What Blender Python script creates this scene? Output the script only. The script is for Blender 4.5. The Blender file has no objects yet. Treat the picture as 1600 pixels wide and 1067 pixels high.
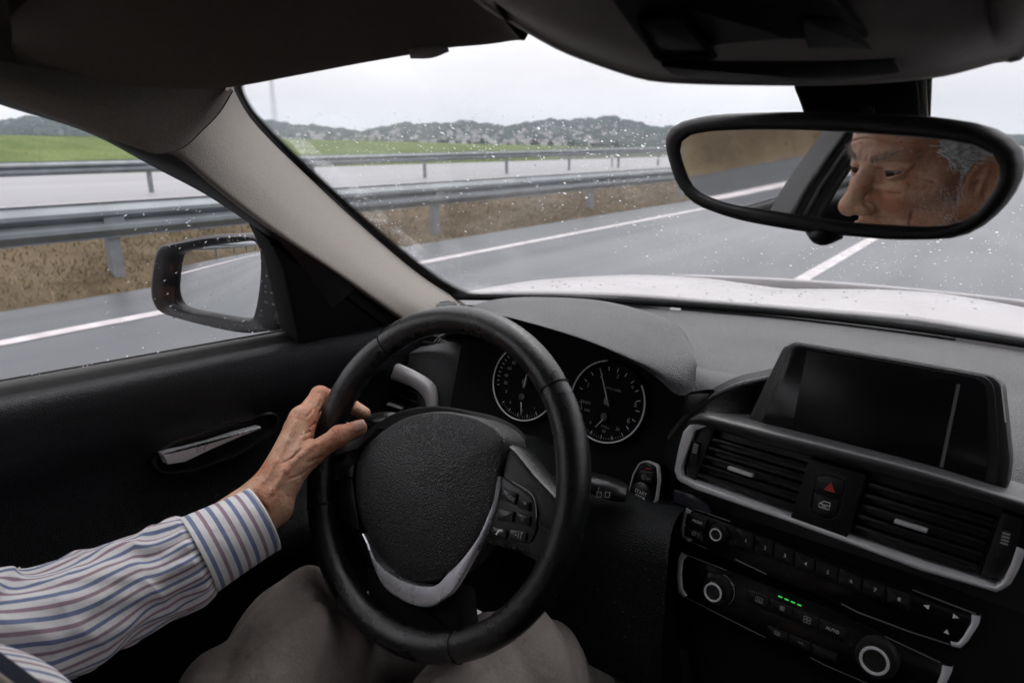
import bpy, bmesh, math, random
import numpy as np
from mathutils import Vector, Matrix
random.seed(7); RNG = np.random.default_rng(7)
SC = bpy.context.scene
COL = SC.collection
rad = math.radians

# ------------------------------------------------------------------ camera
F_PX = 1067.0                                   # focal length in units of a 1600 wide frame (24 mm)
YAW, PIT = rad(36.3), rad(16.0)
CF = np.array([-math.sin(YAW)*math.cos(PIT), math.cos(YAW)*math.cos(PIT), -math.sin(PIT)])
CR = np.array([math.cos(YAW), math.sin(YAW), 0.0])
CU = np.cross(CR, CF)
CC = np.array([0.0, 0.0, 1.25])
cam = bpy.data.cameras.new('camera'); cam_o = bpy.data.objects.new('camera', cam); COL.objects.link(cam_o)
cam.sensor_width = 36.0; cam.lens = 36.0*F_PX/1600.0
cam.clip_start = 0.02; cam.clip_end = 9000
cam_o.matrix_world = Matrix(((CR[0], CU[0], -CF[0], CC[0]), (CR[1], CU[1], -CF[1], CC[1]), (CR[2], CU[2], -CF[2], CC[2]), (0, 0, 0, 1)))
cam.dof.use_dof = True; cam.dof.focus_distance = 0.85; cam.dof.aperture_fstop = 7.0
SC.camera = cam_o

# ------------------------------------------------------------------ sky, sun, exposure
W = bpy.data.worlds.new('World'); SC.world = W; W.use_nodes = True
wn, wl = W.node_tree.nodes, W.node_tree.links
wn.clear()
w_out = wn.new('ShaderNodeOutputWorld'); w_bg = wn.new('ShaderNodeBackground')
w_sky = wn.new('ShaderNodeTexSky'); w_sky.sky_type = 'NISHITA'; w_sky.sun_disc = False
SUN_EL, SUN_AZ = rad(52), rad(-15)
w_sky.sun_elevation = SUN_EL; w_sky.sun_rotation = SUN_AZ
w_sky.dust_density = 4.0
w_tc = wn.new('ShaderNodeTexCoord'); w_map = wn.new('ShaderNodeMapping'); w_map.inputs['Scale'].default_value = (1, 1, 4.5)
w_nz = wn.new('ShaderNodeTexNoise'); w_nz.inputs['Scale'].default_value = 2.6; w_nz.inputs['Detail'].default_value = 6
w_rmp = wn.new('ShaderNodeValToRGB')
w_rmp.color_ramp.elements[0].position = .3; w_rmp.color_ramp.elements[0].color = (12.0, 11.2, 11.8, 1)
w_rmp.color_ramp.elements[1].position = .7; w_rmp.color_ramp.elements[1].color = (15.4, 14.5, 15.1, 1)
w_mix = wn.new('ShaderNodeMix'); w_mix.data_type = 'RGBA'; w_mix.inputs['Factor'].default_value = 0.93
wl.new(w_tc.outputs['Generated'], w_map.inputs['Vector']); wl.new(w_map.outputs[0], w_nz.inputs['Vector'])
wl.new(w_nz.outputs['Fac'], w_rmp.inputs['Fac'])
wl.new(w_sky.outputs[0], w_mix.inputs[6]); wl.new(w_rmp.outputs[0], w_mix.inputs[7])
# overcast vault: brightening smoothly from the horizon to the zenith
w_sep = wn.new('ShaderNodeSeparateXYZ'); w_z = wn.new('ShaderNodeMapRange'); w_z.inputs['From Min'].default_value = 0.0; w_z.inputs['From Max'].default_value = 1.0; w_z.inputs['To Min'].default_value = 1.0; w_z.inputs['To Max'].default_value = 2.7
w_mul = wn.new('ShaderNodeVectorMath'); w_mul.operation = 'SCALE'
wl.new(w_tc.outputs['Generated'], w_sep.inputs[0]); wl.new(w_sep.outputs['Z'], w_z.inputs['Value']); wl.new(w_mix.outputs[2], w_mul.inputs[0]); wl.new(w_z.outputs[0], w_mul.inputs['Scale'])
wl.new(w_mul.outputs[0], w_bg.inputs['Color']); wl.new(w_bg.outputs[0], w_out.inputs['Surface'])
w_bg.inputs['Strength'].default_value = 0.089
sun = bpy.data.lights.new('sun', 'SUN'); sun.energy = 0.9; sun.angle = rad(25); sun.color = (1, .95, .9)
sun_o = bpy.data.objects.new('sun', sun); COL.objects.link(sun_o)
sd = Vector((math.sin(SUN_AZ)*math.cos(SUN_EL), math.cos(SUN_AZ)*math.cos(SUN_EL), math.sin(SUN_EL)))
sun_o.rotation_euler = sd.to_track_quat('Z', 'Y').to_euler(); sun_o.location = (0, 0, 40)
SC.view_settings.view_transform = 'Standard'; SC.view_settings.look = 'None'
SC.view_settings.exposure = 0.0; SC.view_settings.gamma = 1.0; SC.view_settings.use_curve_mapping = False
SC.cycles.use_denoising = True
SC.cycles.max_bounces = 10; SC.cycles.transparent_max_bounces = 24
SC.cycles.caustics_reflective = False; SC.cycles.caustics_refractive = False
SC.cycles.sample_clamp_indirect = 6.0

# ------------------------------------------------------------------ ray helpers (photo pixels of the 1600 x 1067 frame)
def ray(px, py): return CF + CR*(px-800)/F_PX + CU*(533.5-py)/F_PX
def D(px, py, d): return CC + ray(px, py)*d
def hit(px, py, n, d):
    n = np.array(n, float); r = ray(px, py); return CC + r*((d-n@CC)/(n@r))
def atY(px, py, y): return hit(px, py, (0, 1, 0), y)
def nrm(v): v = np.array(v, float); return v/np.linalg.norm(v)

# ------------------------------------------------------------------ materials
MATS = {}
def N(nt, t, **kw):
    n = nt.nodes.new(t)
    for k, v in kw.items(): setattr(n, k, v)
    return n
def mat(name, col, rough=.5, metal=0.0, var=0.0, vscale=20, bumps=(), spec=.5, coat=0.0, emit=None, sheen=0.0, sss=0.0, coords='Object', col2=None, stretch=None, rvar=0.0):
    """Principled material; bumps: list of (kind, scale, distance, strength); col2: second colour mixed in by noise."""
    if name in MATS: return MATS[name]
    m = bpy.data.materials.new(name); m.use_nodes = True; nt = m.node_tree; b = nt.nodes['Principled BSDF']
    b.inputs['Base Color'].default_value = (*col, 1); b.inputs['Roughness'].default_value = rough
    b.inputs['Metallic'].default_value = metal; b.inputs['Specular IOR Level'].default_value = spec
    b.inputs['Coat Weight'].default_value = coat; b.inputs['Coat Roughness'].default_value = .08
    if sheen: b.inputs['Sheen Weight'].default_value = sheen
    if sss:
        b.inputs['Subsurface Weight'].default_value = sss; b.inputs['Subsurface Radius'].default_value = (.008, .003, .0015); b.inputs['Subsurface Scale'].default_value = 1.0
    if emit:
        b.inputs['Emission Color'].default_value = (*emit[:3], 1); b.inputs['Emission Strength'].default_value = emit[3]
    tc = N(nt, 'ShaderNodeTexCoord'); vec = tc.outputs[coords]
    if stretch:
        mp = N(nt, 'ShaderNodeMapping'); mp.inputs['Scale'].default_value = stretch; nt.links.new(vec, mp.inputs['Vector']); vec = mp.outputs[0]
    if var or col2:
        nz = N(nt, 'ShaderNodeTexNoise'); nz.inputs['Scale'].default_value = vscale; nz.inputs['Detail'].default_value = 6
        nt.links.new(vec, nz.inputs['Vector'])
        rp = N(nt, 'ShaderNodeValToRGB'); nt.links.new(nz.outputs['Fac'], rp.inputs['Fac'])
        if col2: c0, c1 = col, col2
        else: c0 = tuple(c*(1-var) for c in col); c1 = tuple(min(1, c*(1+var)) for c in col)
        rp.color_ramp.elements[0].position = .35; rp.color_ramp.elements[0].color = (*c0, 1)
        rp.color_ramp.elements[1].position = .65; rp.color_ramp.elements[1].color = (*c1, 1)
        nt.links.new(rp.outputs[0], b.inputs['Base Color'])
    if rvar:
        nr = N(nt, 'ShaderNodeTexNoise'); nr.inputs['Scale'].default_value = vscale*.7; nr.inputs['Detail'].default_value = 5
        nt.links.new(vec, nr.inputs['Vector'])
        mr = N(nt, 'ShaderNodeMapRange'); mr.inputs['From Min'].default_value = .3; mr.inputs['From Max'].default_value = .7
        mr.inputs['To Min'].default_value = max(.02, rough-rvar); mr.inputs['To Max'].default_value = min(1, rough+rvar)
        nt.links.new(nr.outputs['Fac'], mr.inputs['Value']); nt.links.new(mr.outputs[0], b.inputs['Roughness'])
    last = None
    for kind, sc, dist, st in bumps:
        if kind == 'noise':
            t = N(nt, 'ShaderNodeTexNoise'); t.inputs['Scale'].default_value = sc; t.inputs['Detail'].default_value = 4; o = t.outputs['Fac']
        elif kind == 'voronoi':
            t = N(nt, 'ShaderNodeTexVoronoi'); t.feature = 'SMOOTH_F1'; t.inputs['Scale'].default_value = sc; o = t.outputs['Distance']
        elif kind == 'grain':       # leather: cells with soft valleys between them
            t = N(nt, 'ShaderNodeTexVoronoi'); t.feature = 'DISTANCE_TO_EDGE'; t.inputs['Scale'].default_value = sc; o = t.outputs['Distance']
        else:
            t = N(nt, 'ShaderNodeTexWave'); t.inputs['Scale'].default_value = sc; t.inputs['Distortion'].default_value = 1.0; o = t.outputs['Fac']
        nt.links.new(vec, t.inputs['Vector'])
        bp = N(nt, 'ShaderNodeBump'); bp.inputs['Distance'].default_value = dist; bp.inputs['Strength'].default_value = st
        nt.links.new(o, bp.inputs['Height'])
        if last: nt.links.new(last, bp.inputs['Normal'])
        last = bp.outputs[0]
    if last: nt.links.new(last, b.inputs['Normal'])
    MATS[name] = m; return m

GRAIN = (('grain', 420, .0016, .8), ('noise', 600, .0010, .5))
M_dash = mat('dash_vinyl', (.047, .048, .051), .52, var=.12, vscale=9, bumps=GRAIN, spec=.45, rvar=.06)
M_darkvinyl = mat('dark_vinyl', (.008, .0095, .010), .5, var=.15, vscale=9, bumps=GRAIN, spec=.25)
M_door = mat('door_vinyl', (.0055, .0065, .0085), .42, bumps=GRAIN, spec=.22, var=.2, vscale=7)
M_black = mat('black_plastic', (.006, .0068, .007), .45, bumps=(('noise', 1500, .0002, .3),), var=.2, vscale=30)
M_matte = mat('matte_black', (.003, .0036, .0038), .85, spec=.25)
M_satin = mat('satin_black', (.008, .0088, .009), .33, var=.15, vscale=40)
M_piano = mat('gloss_black', (.005, .005, .006), .22, spec=.3, rvar=.05, vscale=60)
M_silver = mat('satin_silver', (.86, .86, .88), .33, metal=.45, var=.05, vscale=60)
M_chrome = mat('chrome', (.78, .78, .80), .14, metal=1.0)
M_leather = mat('wheel_leather', (.008, .0088, .009), .27, bumps=(('grain', 620, .0006, .5), ('noise', 700, .0003, .4)), spec=.5, rvar=.08, vscale=30)
M_airbag = mat('airbag_vinyl', (.011, .0118, .013), .42, bumps=(('grain', 380, .0016, .8), ('noise', 500, .0006, .4)), spec=.5)
M_fabric = mat('pillar_fabric', (.24, .22, .197), .9, spec=.2, sheen=.15, var=.08, vscale=400, bumps=(('noise', 900, .0008, .4), ('voronoi', 800, .0010, .5)))
M_lining = mat('roof_fabric', (.13, .116, .10), .95, spec=.15, var=.08, vscale=300, bumps=(('noise', 1200, .0006, .5),))
M_visor = mat('visor_vinyl', (.12, .104, .09), .8, spec=.2, bumps=(('noise', 900, .0004, .4),), var=.06, vscale=200)
M_ovh = mat('overhead_plastic', (.42, .39, .37), .6, spec=.35, bumps=(('noise', 1300, .0003, .4),), var=.05, vscale=100)
M_rubber = mat('black_rubber', (.008, .008, .008), .6)
M_print = mat('pale_print', (.85, .86, .87), .6)
M_print_dim = mat('grey_print', (.40, .405, .41), .6)
M_red = mat('red_print', (.62, .05, .035), .5)
M_led = mat('green_led', (.05, .4, .08), .4, emit=(.05, .7, .12, .6))
M_paint = mat('white_car_paint', (.33, .32, .325), .48, coat=.15, var=.04, vscale=14, bumps=(('noise', 90, .0004, .25),))
M_glassblack = mat('black_frit', (.004, .004, .0045), .25)

def glass_mat(name, dirt=.03, tint=(.93, .95, .945), refl=.35, dscale=6):
    m = bpy.data.materials.new(name); m.use_nodes = True; nt = m.node_tree; nt.nodes.clear()
    out = N(nt, 'ShaderNodeOutputMaterial'); tr = N(nt, 'ShaderNodeBsdfTransparent'); gl = N(nt, 'ShaderNodeBsdfGlossy'); di = N(nt, 'ShaderNodeBsdfTranslucent'); df = N(nt, 'ShaderNodeBsdfDiffuse')
    tr.inputs['Color'].default_value = (*tint, 1); gl.inputs['Roughness'].default_value = .02
    lw = N(nt, 'ShaderNodeFresnel'); lw.inputs['IOR'].default_value = 1.45
    mu = N(nt, 'ShaderNodeMath', operation='MULTIPLY'); mu.inputs[1].default_value = refl
    nt.links.new(lw.outputs[0], mu.inputs[0])
    m1 = N(nt, 'ShaderNodeMixShader'); nt.links.new(mu.outputs[0], m1.inputs[0]); nt.links.new(tr.outputs[0], m1.inputs[1]); nt.links.new(gl.outputs[0], m1.inputs[2])
    di.inputs['Color'].default_value = (.8, .8, .82, 1); df.inputs['Color'].default_value = (.8, .8, .82, 1)
    tc = N(nt, 'ShaderNodeTexCoord'); n1 = N(nt, 'ShaderNodeTexNoise'); n1.inputs['Scale'].default_value = dscale; n1.inputs['Detail'].default_value = 5; n1.inputs['Distortion'].default_value = 1.2
    nt.links.new(tc.outputs['Object'], n1.inputs['Vector'])
    mr = N(nt, 'ShaderNodeMapRange'); mr.inputs['From Min'].default_value = .42; mr.inputs['From Max'].default_value = .75; mr.inputs['To Min'].default_value = dirt*.35; mr.inputs['To Max'].default_value = dirt*1.6
    nt.links.new(n1.outputs['Fac'], mr.inputs['Value'])
    m2 = N(nt, 'ShaderNodeMixShader'); nt.links.new(mr.outputs[0], m2.inputs[0]); nt.links.new(m1.outputs[0], m2.inputs[1]); nt.links.new(di.outputs[0], m2.inputs[2])
    nt.links.new(m2.outputs[0], out.inputs['Surface'])
    MATS[name] = m; return m
M_wglass = glass_mat('windscreen_glass', .018, refl=.14)
M_sglass = glass_mat('side_glass', .003, (.94, .955, .95), refl=.04)
M_tglass = glass_mat('rear_glass', .01, (.28, .29, .29))  # dark tint added to cut the light from behind
M_pglass = glass_mat('passenger_glass', .01, (.30, .31, .31))  # unseen pane, tint chosen to hold back light from the right
M_mirror = bpy.data.materials.new('mirror_silvering'); M_mirror.use_nodes = True
_b = M_mirror.node_tree.nodes['Principled BSDF']; _b.inputs['Metallic'].default_value = 1; _b.inputs['Roughness'].default_value = 0.0; _b.inputs['Base Color'].default_value = (.90, .91, .91, 1)
def drop_mat():
    m = bpy.data.materials.new('rain_water'); m.use_nodes = True; nt = m.node_tree; nt.nodes.clear()
    out = N(nt, 'ShaderNodeOutputMaterial'); g = N(nt, 'ShaderNodeBsdfGlass'); g.inputs['IOR'].default_value = 1.33; g.inputs['Roughness'].default_value = .02
    t = N(nt, 'ShaderNodeBsdfTranslucent'); t.inputs['Color'].default_value = (.9, .9, .92, 1)
    mx = N(nt, 'ShaderNodeMixShader'); mx.inputs[0].default_value = .65
    nt.links.new(g.outputs[0], mx.inputs[1]); nt.links.new(t.outputs[0], mx.inputs[2]); nt.links.new(mx.outputs[0], out.inputs['Surface'])
    return m
M_drop = drop_mat()

# ------------------------------------------------------------------ object helpers
def link(o, parent=None):
    COL.objects.link(o)
    if parent is not None: o.parent = parent
    return o
def tag(o, label=None, cat=None, group=None, kind=None):
    if label: o['label'] = label
    if cat: o['category'] = cat
    if group: o['group'] = group
    if kind: o['kind'] = kind
    return o
def empty(name, loc, label, cat, group=None):
    o = bpy.data.objects.new(name, None); o.location = tuple(loc); o.empty_display_size = .05; link(o)
    return tag(o, label, cat, group)
def local(parent, verts):
    v = np.asarray(verts, float)
    if parent is None: return v
    off = np.zeros(3); p = parent
    while p is not None:
        off += np.array(p.location); p = p.parent
    return v-off
def mesh(name, verts, faces, m, parent=None, smooth=True, uv=None, auto=None):
    me = bpy.data.meshes.new(name); v = local(parent, verts)
    me.from_pydata(v.tolist(), [], [tuple(int(i) for i in f) for f in faces])
    if uv is not None:
        l = me.uv_layers.new(name='UVMap'); uvs = np.asarray(uv, float)
        idx = np.empty(len(me.loops), dtype=np.int32); me.loops.foreach_get('vertex_index', idx)
        l.data.foreach_set('uv', uvs[idx].astype(np.float32).ravel())
    if smooth: me.polygons.foreach_set('use_smooth', [True]*len(me.polygons))
    for mm in (m if isinstance(m, (list, tuple)) else [m]): me.materials.append(mm)
    me.update()
    if auto: me.set_sharp_from_angle(angle=rad(auto))
    o = bpy.data.objects.new(name, me); link(o, parent); return o
def catmull(pts, n=8, closed=False):
    P = np.asarray(pts, float); L = len(P); out = []
    rng = range(L if closed else L-1)
    for i in rng:
        p0 = P[(i-1) % L] if closed or i > 0 else 2*P[0]-P[1]
        p1 = P[i]; p2 = P[(i+1) % L]
        p3 = P[(i+2) % L] if closed or i+2 < L else 2*P[-1]-P[-2]
        for k in range(n):
            t = k/n
            out.append(.5*((2*p1)+(-p0+p2)*t+(2*p0-5*p1+4*p2-p3)*t*t+(-p0+3*p1-3*p2+p3)*t**3))
    if not closed: out.append(P[-1])
    return np.array(out)
def resample(pts, n):
    P = np.asarray(pts, float); s = np.r_[0, np.cumsum(np.linalg.norm(np.diff(P, axis=0), axis=1))]
    t = np.linspace(0, s[-1], n); return np.stack([np.interp(t, s, P[:, i]) for i in range(P.shape[1])], 1)
def grid_faces(nr, nc, closed_c=False, closed_r=False, off=0):
    f = []
    for i in range(nr if closed_r else nr-1):
        for j in range(nc if closed_c else nc-1):
            a = i*nc+j; b = i*nc+(j+1) % nc; c = ((i+1) % nr)*nc+(j+1) % nc; d = ((i+1) % nr)*nc+j
            f.append((a+off, b+off, c+off, d+off))
    return f
def loft(name, rows, m, parent=None, n=28, sub=6, thick=0.0, auto=40, smooth_rows=True, flip=False):
    """A sheet through several polylines (each resampled to n points), smoothed across; thick adds a solid back."""
    R = np.array([resample(catmull(r, 8) if len(r) > 2 else r, n) for r in rows])
    if smooth_rows and len(rows) > 2: R = np.stack([catmull(R[:, j], sub) for j in range(n)], 1)
    nr = R.shape[0]; V = R.reshape(-1, 3); Fc = grid_faces(nr, n)
    if flip: Fc = [f[::-1] for f in Fc]
    if thick:
        o = mesh(name, V, Fc, m, parent, auto=auto)
        md = o.modifiers.new('solid', 'SOLIDIFY'); md.thickness = thick; md.offset = -1
        return o
    return mesh(name, V, Fc, m, parent, auto=auto)
def tube(name, pts, r, m, parent=None, seg=12, smooth=4, cap=True, flat=1.0, closed=False):
    P = np.asarray(pts, float)
    rr_ = np.broadcast_to(np.asarray(r, float), (len(P),)).astype(float)
    if smooth:
        Q = catmull(np.c_[P, rr_], smooth, closed); P, rr_ = Q[:, :3], Q[:, 3]
    V, Fc = tube_geo(P, rr_, seg, cap, flat, closed)
    return mesh(name, V, Fc, m, parent)
def tube_geo(P, r, seg=12, cap=True, flat=1.0, closed=False):
    n = len(P)
    T = np.roll(P, -1, 0)-np.roll(P, 1, 0)
    if not closed: T[0] = P[1]-P[0]; T[-1] = P[-1]-P[-2]
    T /= np.linalg.norm(T, axis=1)[:, None]
    a = np.array([0, 0, 1.]) if abs(T[0][2]) < .9 else np.array([1., 0, 0])
    u = nrm(np.cross(T[0], a)); V = []
    th = np.linspace(0, 2*np.pi, seg, endpoint=False)
    for i in range(n):
        u = nrm(u-T[i]*(u@T[i])); w = np.cross(T[i], u)
        V.append(P[i]+r[i]*(np.cos(th)[:, None]*u+flat*np.sin(th)[:, None]*w))
    V = np.concatenate(V); Fc = grid_faces(n, seg, True, closed)
    if cap and not closed:
        Fc.append(tuple(range(seg))[::-1]); Fc.append(tuple(range((n-1)*seg, n*seg)))
    return V, Fc
class Fr:
    """A plane in the car: origin O, axes u (to its right), v (up), n (towards the viewer side)."""
    def __init__(s, O, u, n):
        s.O = np.array(O, float); s.n = nrm(n); s.u = nrm(np.array(u, float)-s.n*(np.array(u, float)@s.n)); s.v = np.cross(s.n, s.u)
    def P(s, u, v, w=0.0): return s.O+s.u*u+s.v*v+s.n*w
    def px(s, x, y, w=0.0):
        p = hit(x, y, s.n, s.n@(s.O+s.n*w))-s.O; return np.array([p@s.u, p@s.v])
    def poly(s, pts, w=0.0): return np.array([s.px(x, y, w) for x, y in pts])
def area2(p): x, y = p[:, 0], p[:, 1]; return .5*np.sum(x*np.roll(y, -1)-y*np.roll(x, -1))
def rr(pts, r, n=4):
    P = np.asarray(pts, float); out = []; L = len(P)
    rs = np.broadcast_to(r, (L,))
    for i in range(L):
        a, b, c = P[i-1], P[i], P[(i+1) % L]
        d1, d2 = np.linalg.norm(a-b), np.linalg.norm(c-b); q = min(rs[i], .48*d1, .48*d2)
        if q < 1e-6: out.append(b); continue
        s, e = b+(a-b)/d1*q, b+(c-b)/d2*q
        for k in range(n+1):
            t = k/n; out.append((1-t)**2*s+2*t*(1-t)*b+t*t*e)
    return np.array(out)
def inset(p, d):
    a, b, c = np.roll(p, 1, 0), p, np.roll(p, -1, 0)
    t1 = b-a; t1 /= np.linalg.norm(t1, axis=1)[:, None]+1e-12; t2 = c-b; t2 /= np.linalg.norm(t2, axis=1)[:, None]+1e-12
    n1 = np.stack([-t1[:, 1], t1[:, 0]], 1); n2 = np.stack([-t2[:, 1], t2[:, 0]], 1)
    m = n1+n2; m /= np.maximum(np.sum(m*m, 1), .5)[:, None]/2; return b+m*d
def prism(name, fr, poly, w0, w1, m, parent=None, bev=.001, dome=0.0, rings=1):
    p = np.asarray(poly, float)
    if area2(p) < 0: p = p[::-1]
    n = len(p); V = []; Fc = []
    def ring(q, w): V.extend(fr.P(a, b, w) for a, b in q)
    ring(p, w0); ring(p, w1-bev); k = 2
    if bev:
        ring(inset(p, bev*.35), w1-bev*.3); ring(inset(p, bev), w1); k = 4
    if dome:
        q0 = inset(p, bev); ctr = q0.mean(0)
        an = np.arctan2(q0[:, 1]-ctr[1], q0[:, 0]-ctr[0]); mr = np.min(np.linalg.norm(q0-ctr, axis=1)); el = ctr+np.stack([np.cos(an), np.sin(an)], 1)*mr*.9
        for t in np.linspace(0, 1, 12)[1:-1]:
            g = t*t*(3-2*t); ring((q0*(1-g)+el*g-ctr)*(1-t)+ctr, w1+dome*(1-(1-t)**2)); k += 1
    for i in range(k-1):
        for j in range(n):
            Fc.append((i*n+j, i*n+(j+1) % n, (i+1)*n+(j+1) % n, (i+1)*n+j))
    Fc.append(tuple(range((k-1)*n, k*n))); Fc.append(tuple(range(n))[::-1])
    return mesh(name, np.array(V), Fc, m, parent, auto=35)
def ringprism(name, fr, outer, inner, w0, w1, m, parent=None):
    """A frame: outline outer with the hole inner (same number of points after resampling)."""
    n = 96
    def rs(p):
        p = np.asarray(p, float)
        if area2(p) < 0: p = p[::-1]
        q = resample(np.r_[p, p[:1]], 4*n+1)[:-1]; c = p.mean(0)
        return q, c
    (a, ca), (b, cb) = rs(outer), rs(inner)
    def byang(q, c):
        an = np.arctan2(q[:, 1]-c[1], q[:, 0]-c[0]); o = np.argsort(an); return q[o], an[o]
    c = cb
    qa, aa = byang(a, c); qb, ab = byang(b, c); t = np.linspace(-np.pi, np.pi, n, endpoint=False)
    A = np.stack([np.interp(t, aa, qa[:, i], period=2*np.pi) for i in (0, 1)], 1); B = np.stack([np.interp(t, ab, qb[:, i], period=2*np.pi) for i in (0, 1)], 1)
    e = min(.0012, (w1-w0)*.35)
    rows = [[fr.P(u, v, w0) for u, v in A], [fr.P(u, v, w1-e) for u, v in A], [fr.P(u, v, w1) for u, v in A+(B-A)*.18], [fr.P(u, v, w1) for u, v in A+(B-A)*.82], [fr.P(u, v, w1-e) for u, v in B], [fr.P(u, v, w0) for u, v in B]]
    return mesh(name, np.array(rows).reshape(-1, 3), grid_faces(6, n, True, True), m, parent, auto=50)
def lathe(name, fr, c, prof, m, parent=None, seg=28):
    V = []; th = np.linspace(0, 2*np.pi, seg, endpoint=False)
    for r, w in prof: V.extend(fr.P(c[0]+r*math.cos(t), c[1]+r*math.sin(t), w) for t in th)
    Fc = grid_faces(len(prof), seg, True)
    if prof[-1][0] < .02 : Fc.append(tuple(range((len(prof)-1)*seg, len(prof)*seg)))
    return mesh(name, np.array(V), Fc, m, parent, auto=40)
def strokes(name, fr, lines, wd, m, parent=None, w=.0004):
    """Printed line work: flat ribbons lying just proud of a surface."""
    V, Fc = [], []
    for ln in lines:
        P = np.asarray(ln, float)
        if len(P) == 1: P = np.r_[P, P+[[wd, 0]]]
        cl = np.linalg.norm(P[0]-P[-1]) < 1e-7 and len(P) > 3
        T = np.gradient(P, axis=0)
        if cl: T[0] = T[-1] = P[1]-P[-2]
        T /= np.linalg.norm(T, axis=1)[:, None]+1e-12; Nn = np.stack([-T[:, 1], T[:, 0]], 1)*wd/2
        b = len(V)
        for q, nn in zip(P, Nn): V.append(fr.P(*(q-nn), w)); V.append(fr.P(*(q+nn), w))
        for i in range(len(P)-1): Fc.append((b+2*i, b+2*i+2, b+2*i+3, b+2*i+1))
    return mesh(name, np.array(V), Fc, m, parent, smooth=False)
def text(name, fr, c, s, size, m, parent=None, w=.0004, rot=0.0, align='CENTER'):
    cu = bpy.data.curves.new(name, 'FONT'); cu.body = s; cu.size = size; cu.align_x = align; cu.align_y = 'CENTER'; cu.resolution_u = 2
    to = bpy.data.objects.new(name+'_t', cu); COL.objects.link(to)
    dg = bpy.context.evaluated_depsgraph_get(); me = bpy.data.meshes.new_from_object(to.evaluated_get(dg))
    bpy.data.objects.remove(to); bpy.data.curves.remove(cu)
    cs, sn = math.cos(rot), math.sin(rot); n = len(me.vertices); co = np.empty(n*3); me.vertices.foreach_get('co', co); co = co.reshape(-1, 3)
    V = np.array([fr.P(c[0]+x*cs-y*sn, c[1]+x*sn+y*cs, w) for x, y, z in co]); V = local(parent, V)
    me.vertices.foreach_set('co', V.ravel()); me.materials.clear(); me.materials.append(m); me.update(); me.name = name
    return link(bpy.data.objects.new(name, me), parent)
def circ(c, r, n=20, a0=0, a1=2*math.pi): return [(c[0]+r*math.cos(t), c[1]+r*math.sin(t)) for t in np.linspace(a0, a1, n)]
def boxgeo(V, Fc, lo, hi):
    b = len(V); x0, y0, z0 = lo; x1, y1, z1 = hi
    V += [(x0, y0, z0), (x1, y0, z0), (x1, y1, z0), (x0, y1, z0), (x0, y0, z1), (x1, y0, z1), (x1, y1, z1), (x0, y1, z1)]
    Fc += [tuple(b+i for i in q) for q in ((3, 2, 1, 0), (4, 5, 6, 7), (0, 1, 5, 4), (1, 2, 6, 5), (2, 3, 7, 6), (3, 0, 4, 7))]
def box(name, lo, hi, m, parent=None, bev=.004):
    V, Fc = [], []; boxgeo(V, Fc, lo, hi); o = mesh(name, V, Fc, m, parent, smooth=False)
    if bev:
        bm = bmesh.new(); bm.from_mesh(o.data); bmesh.ops.bevel(bm, geom=list(bm.edges), offset=bev, segments=2, affect='EDGES'); bm.to_mesh(o.data); bm.free()
    return o
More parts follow.
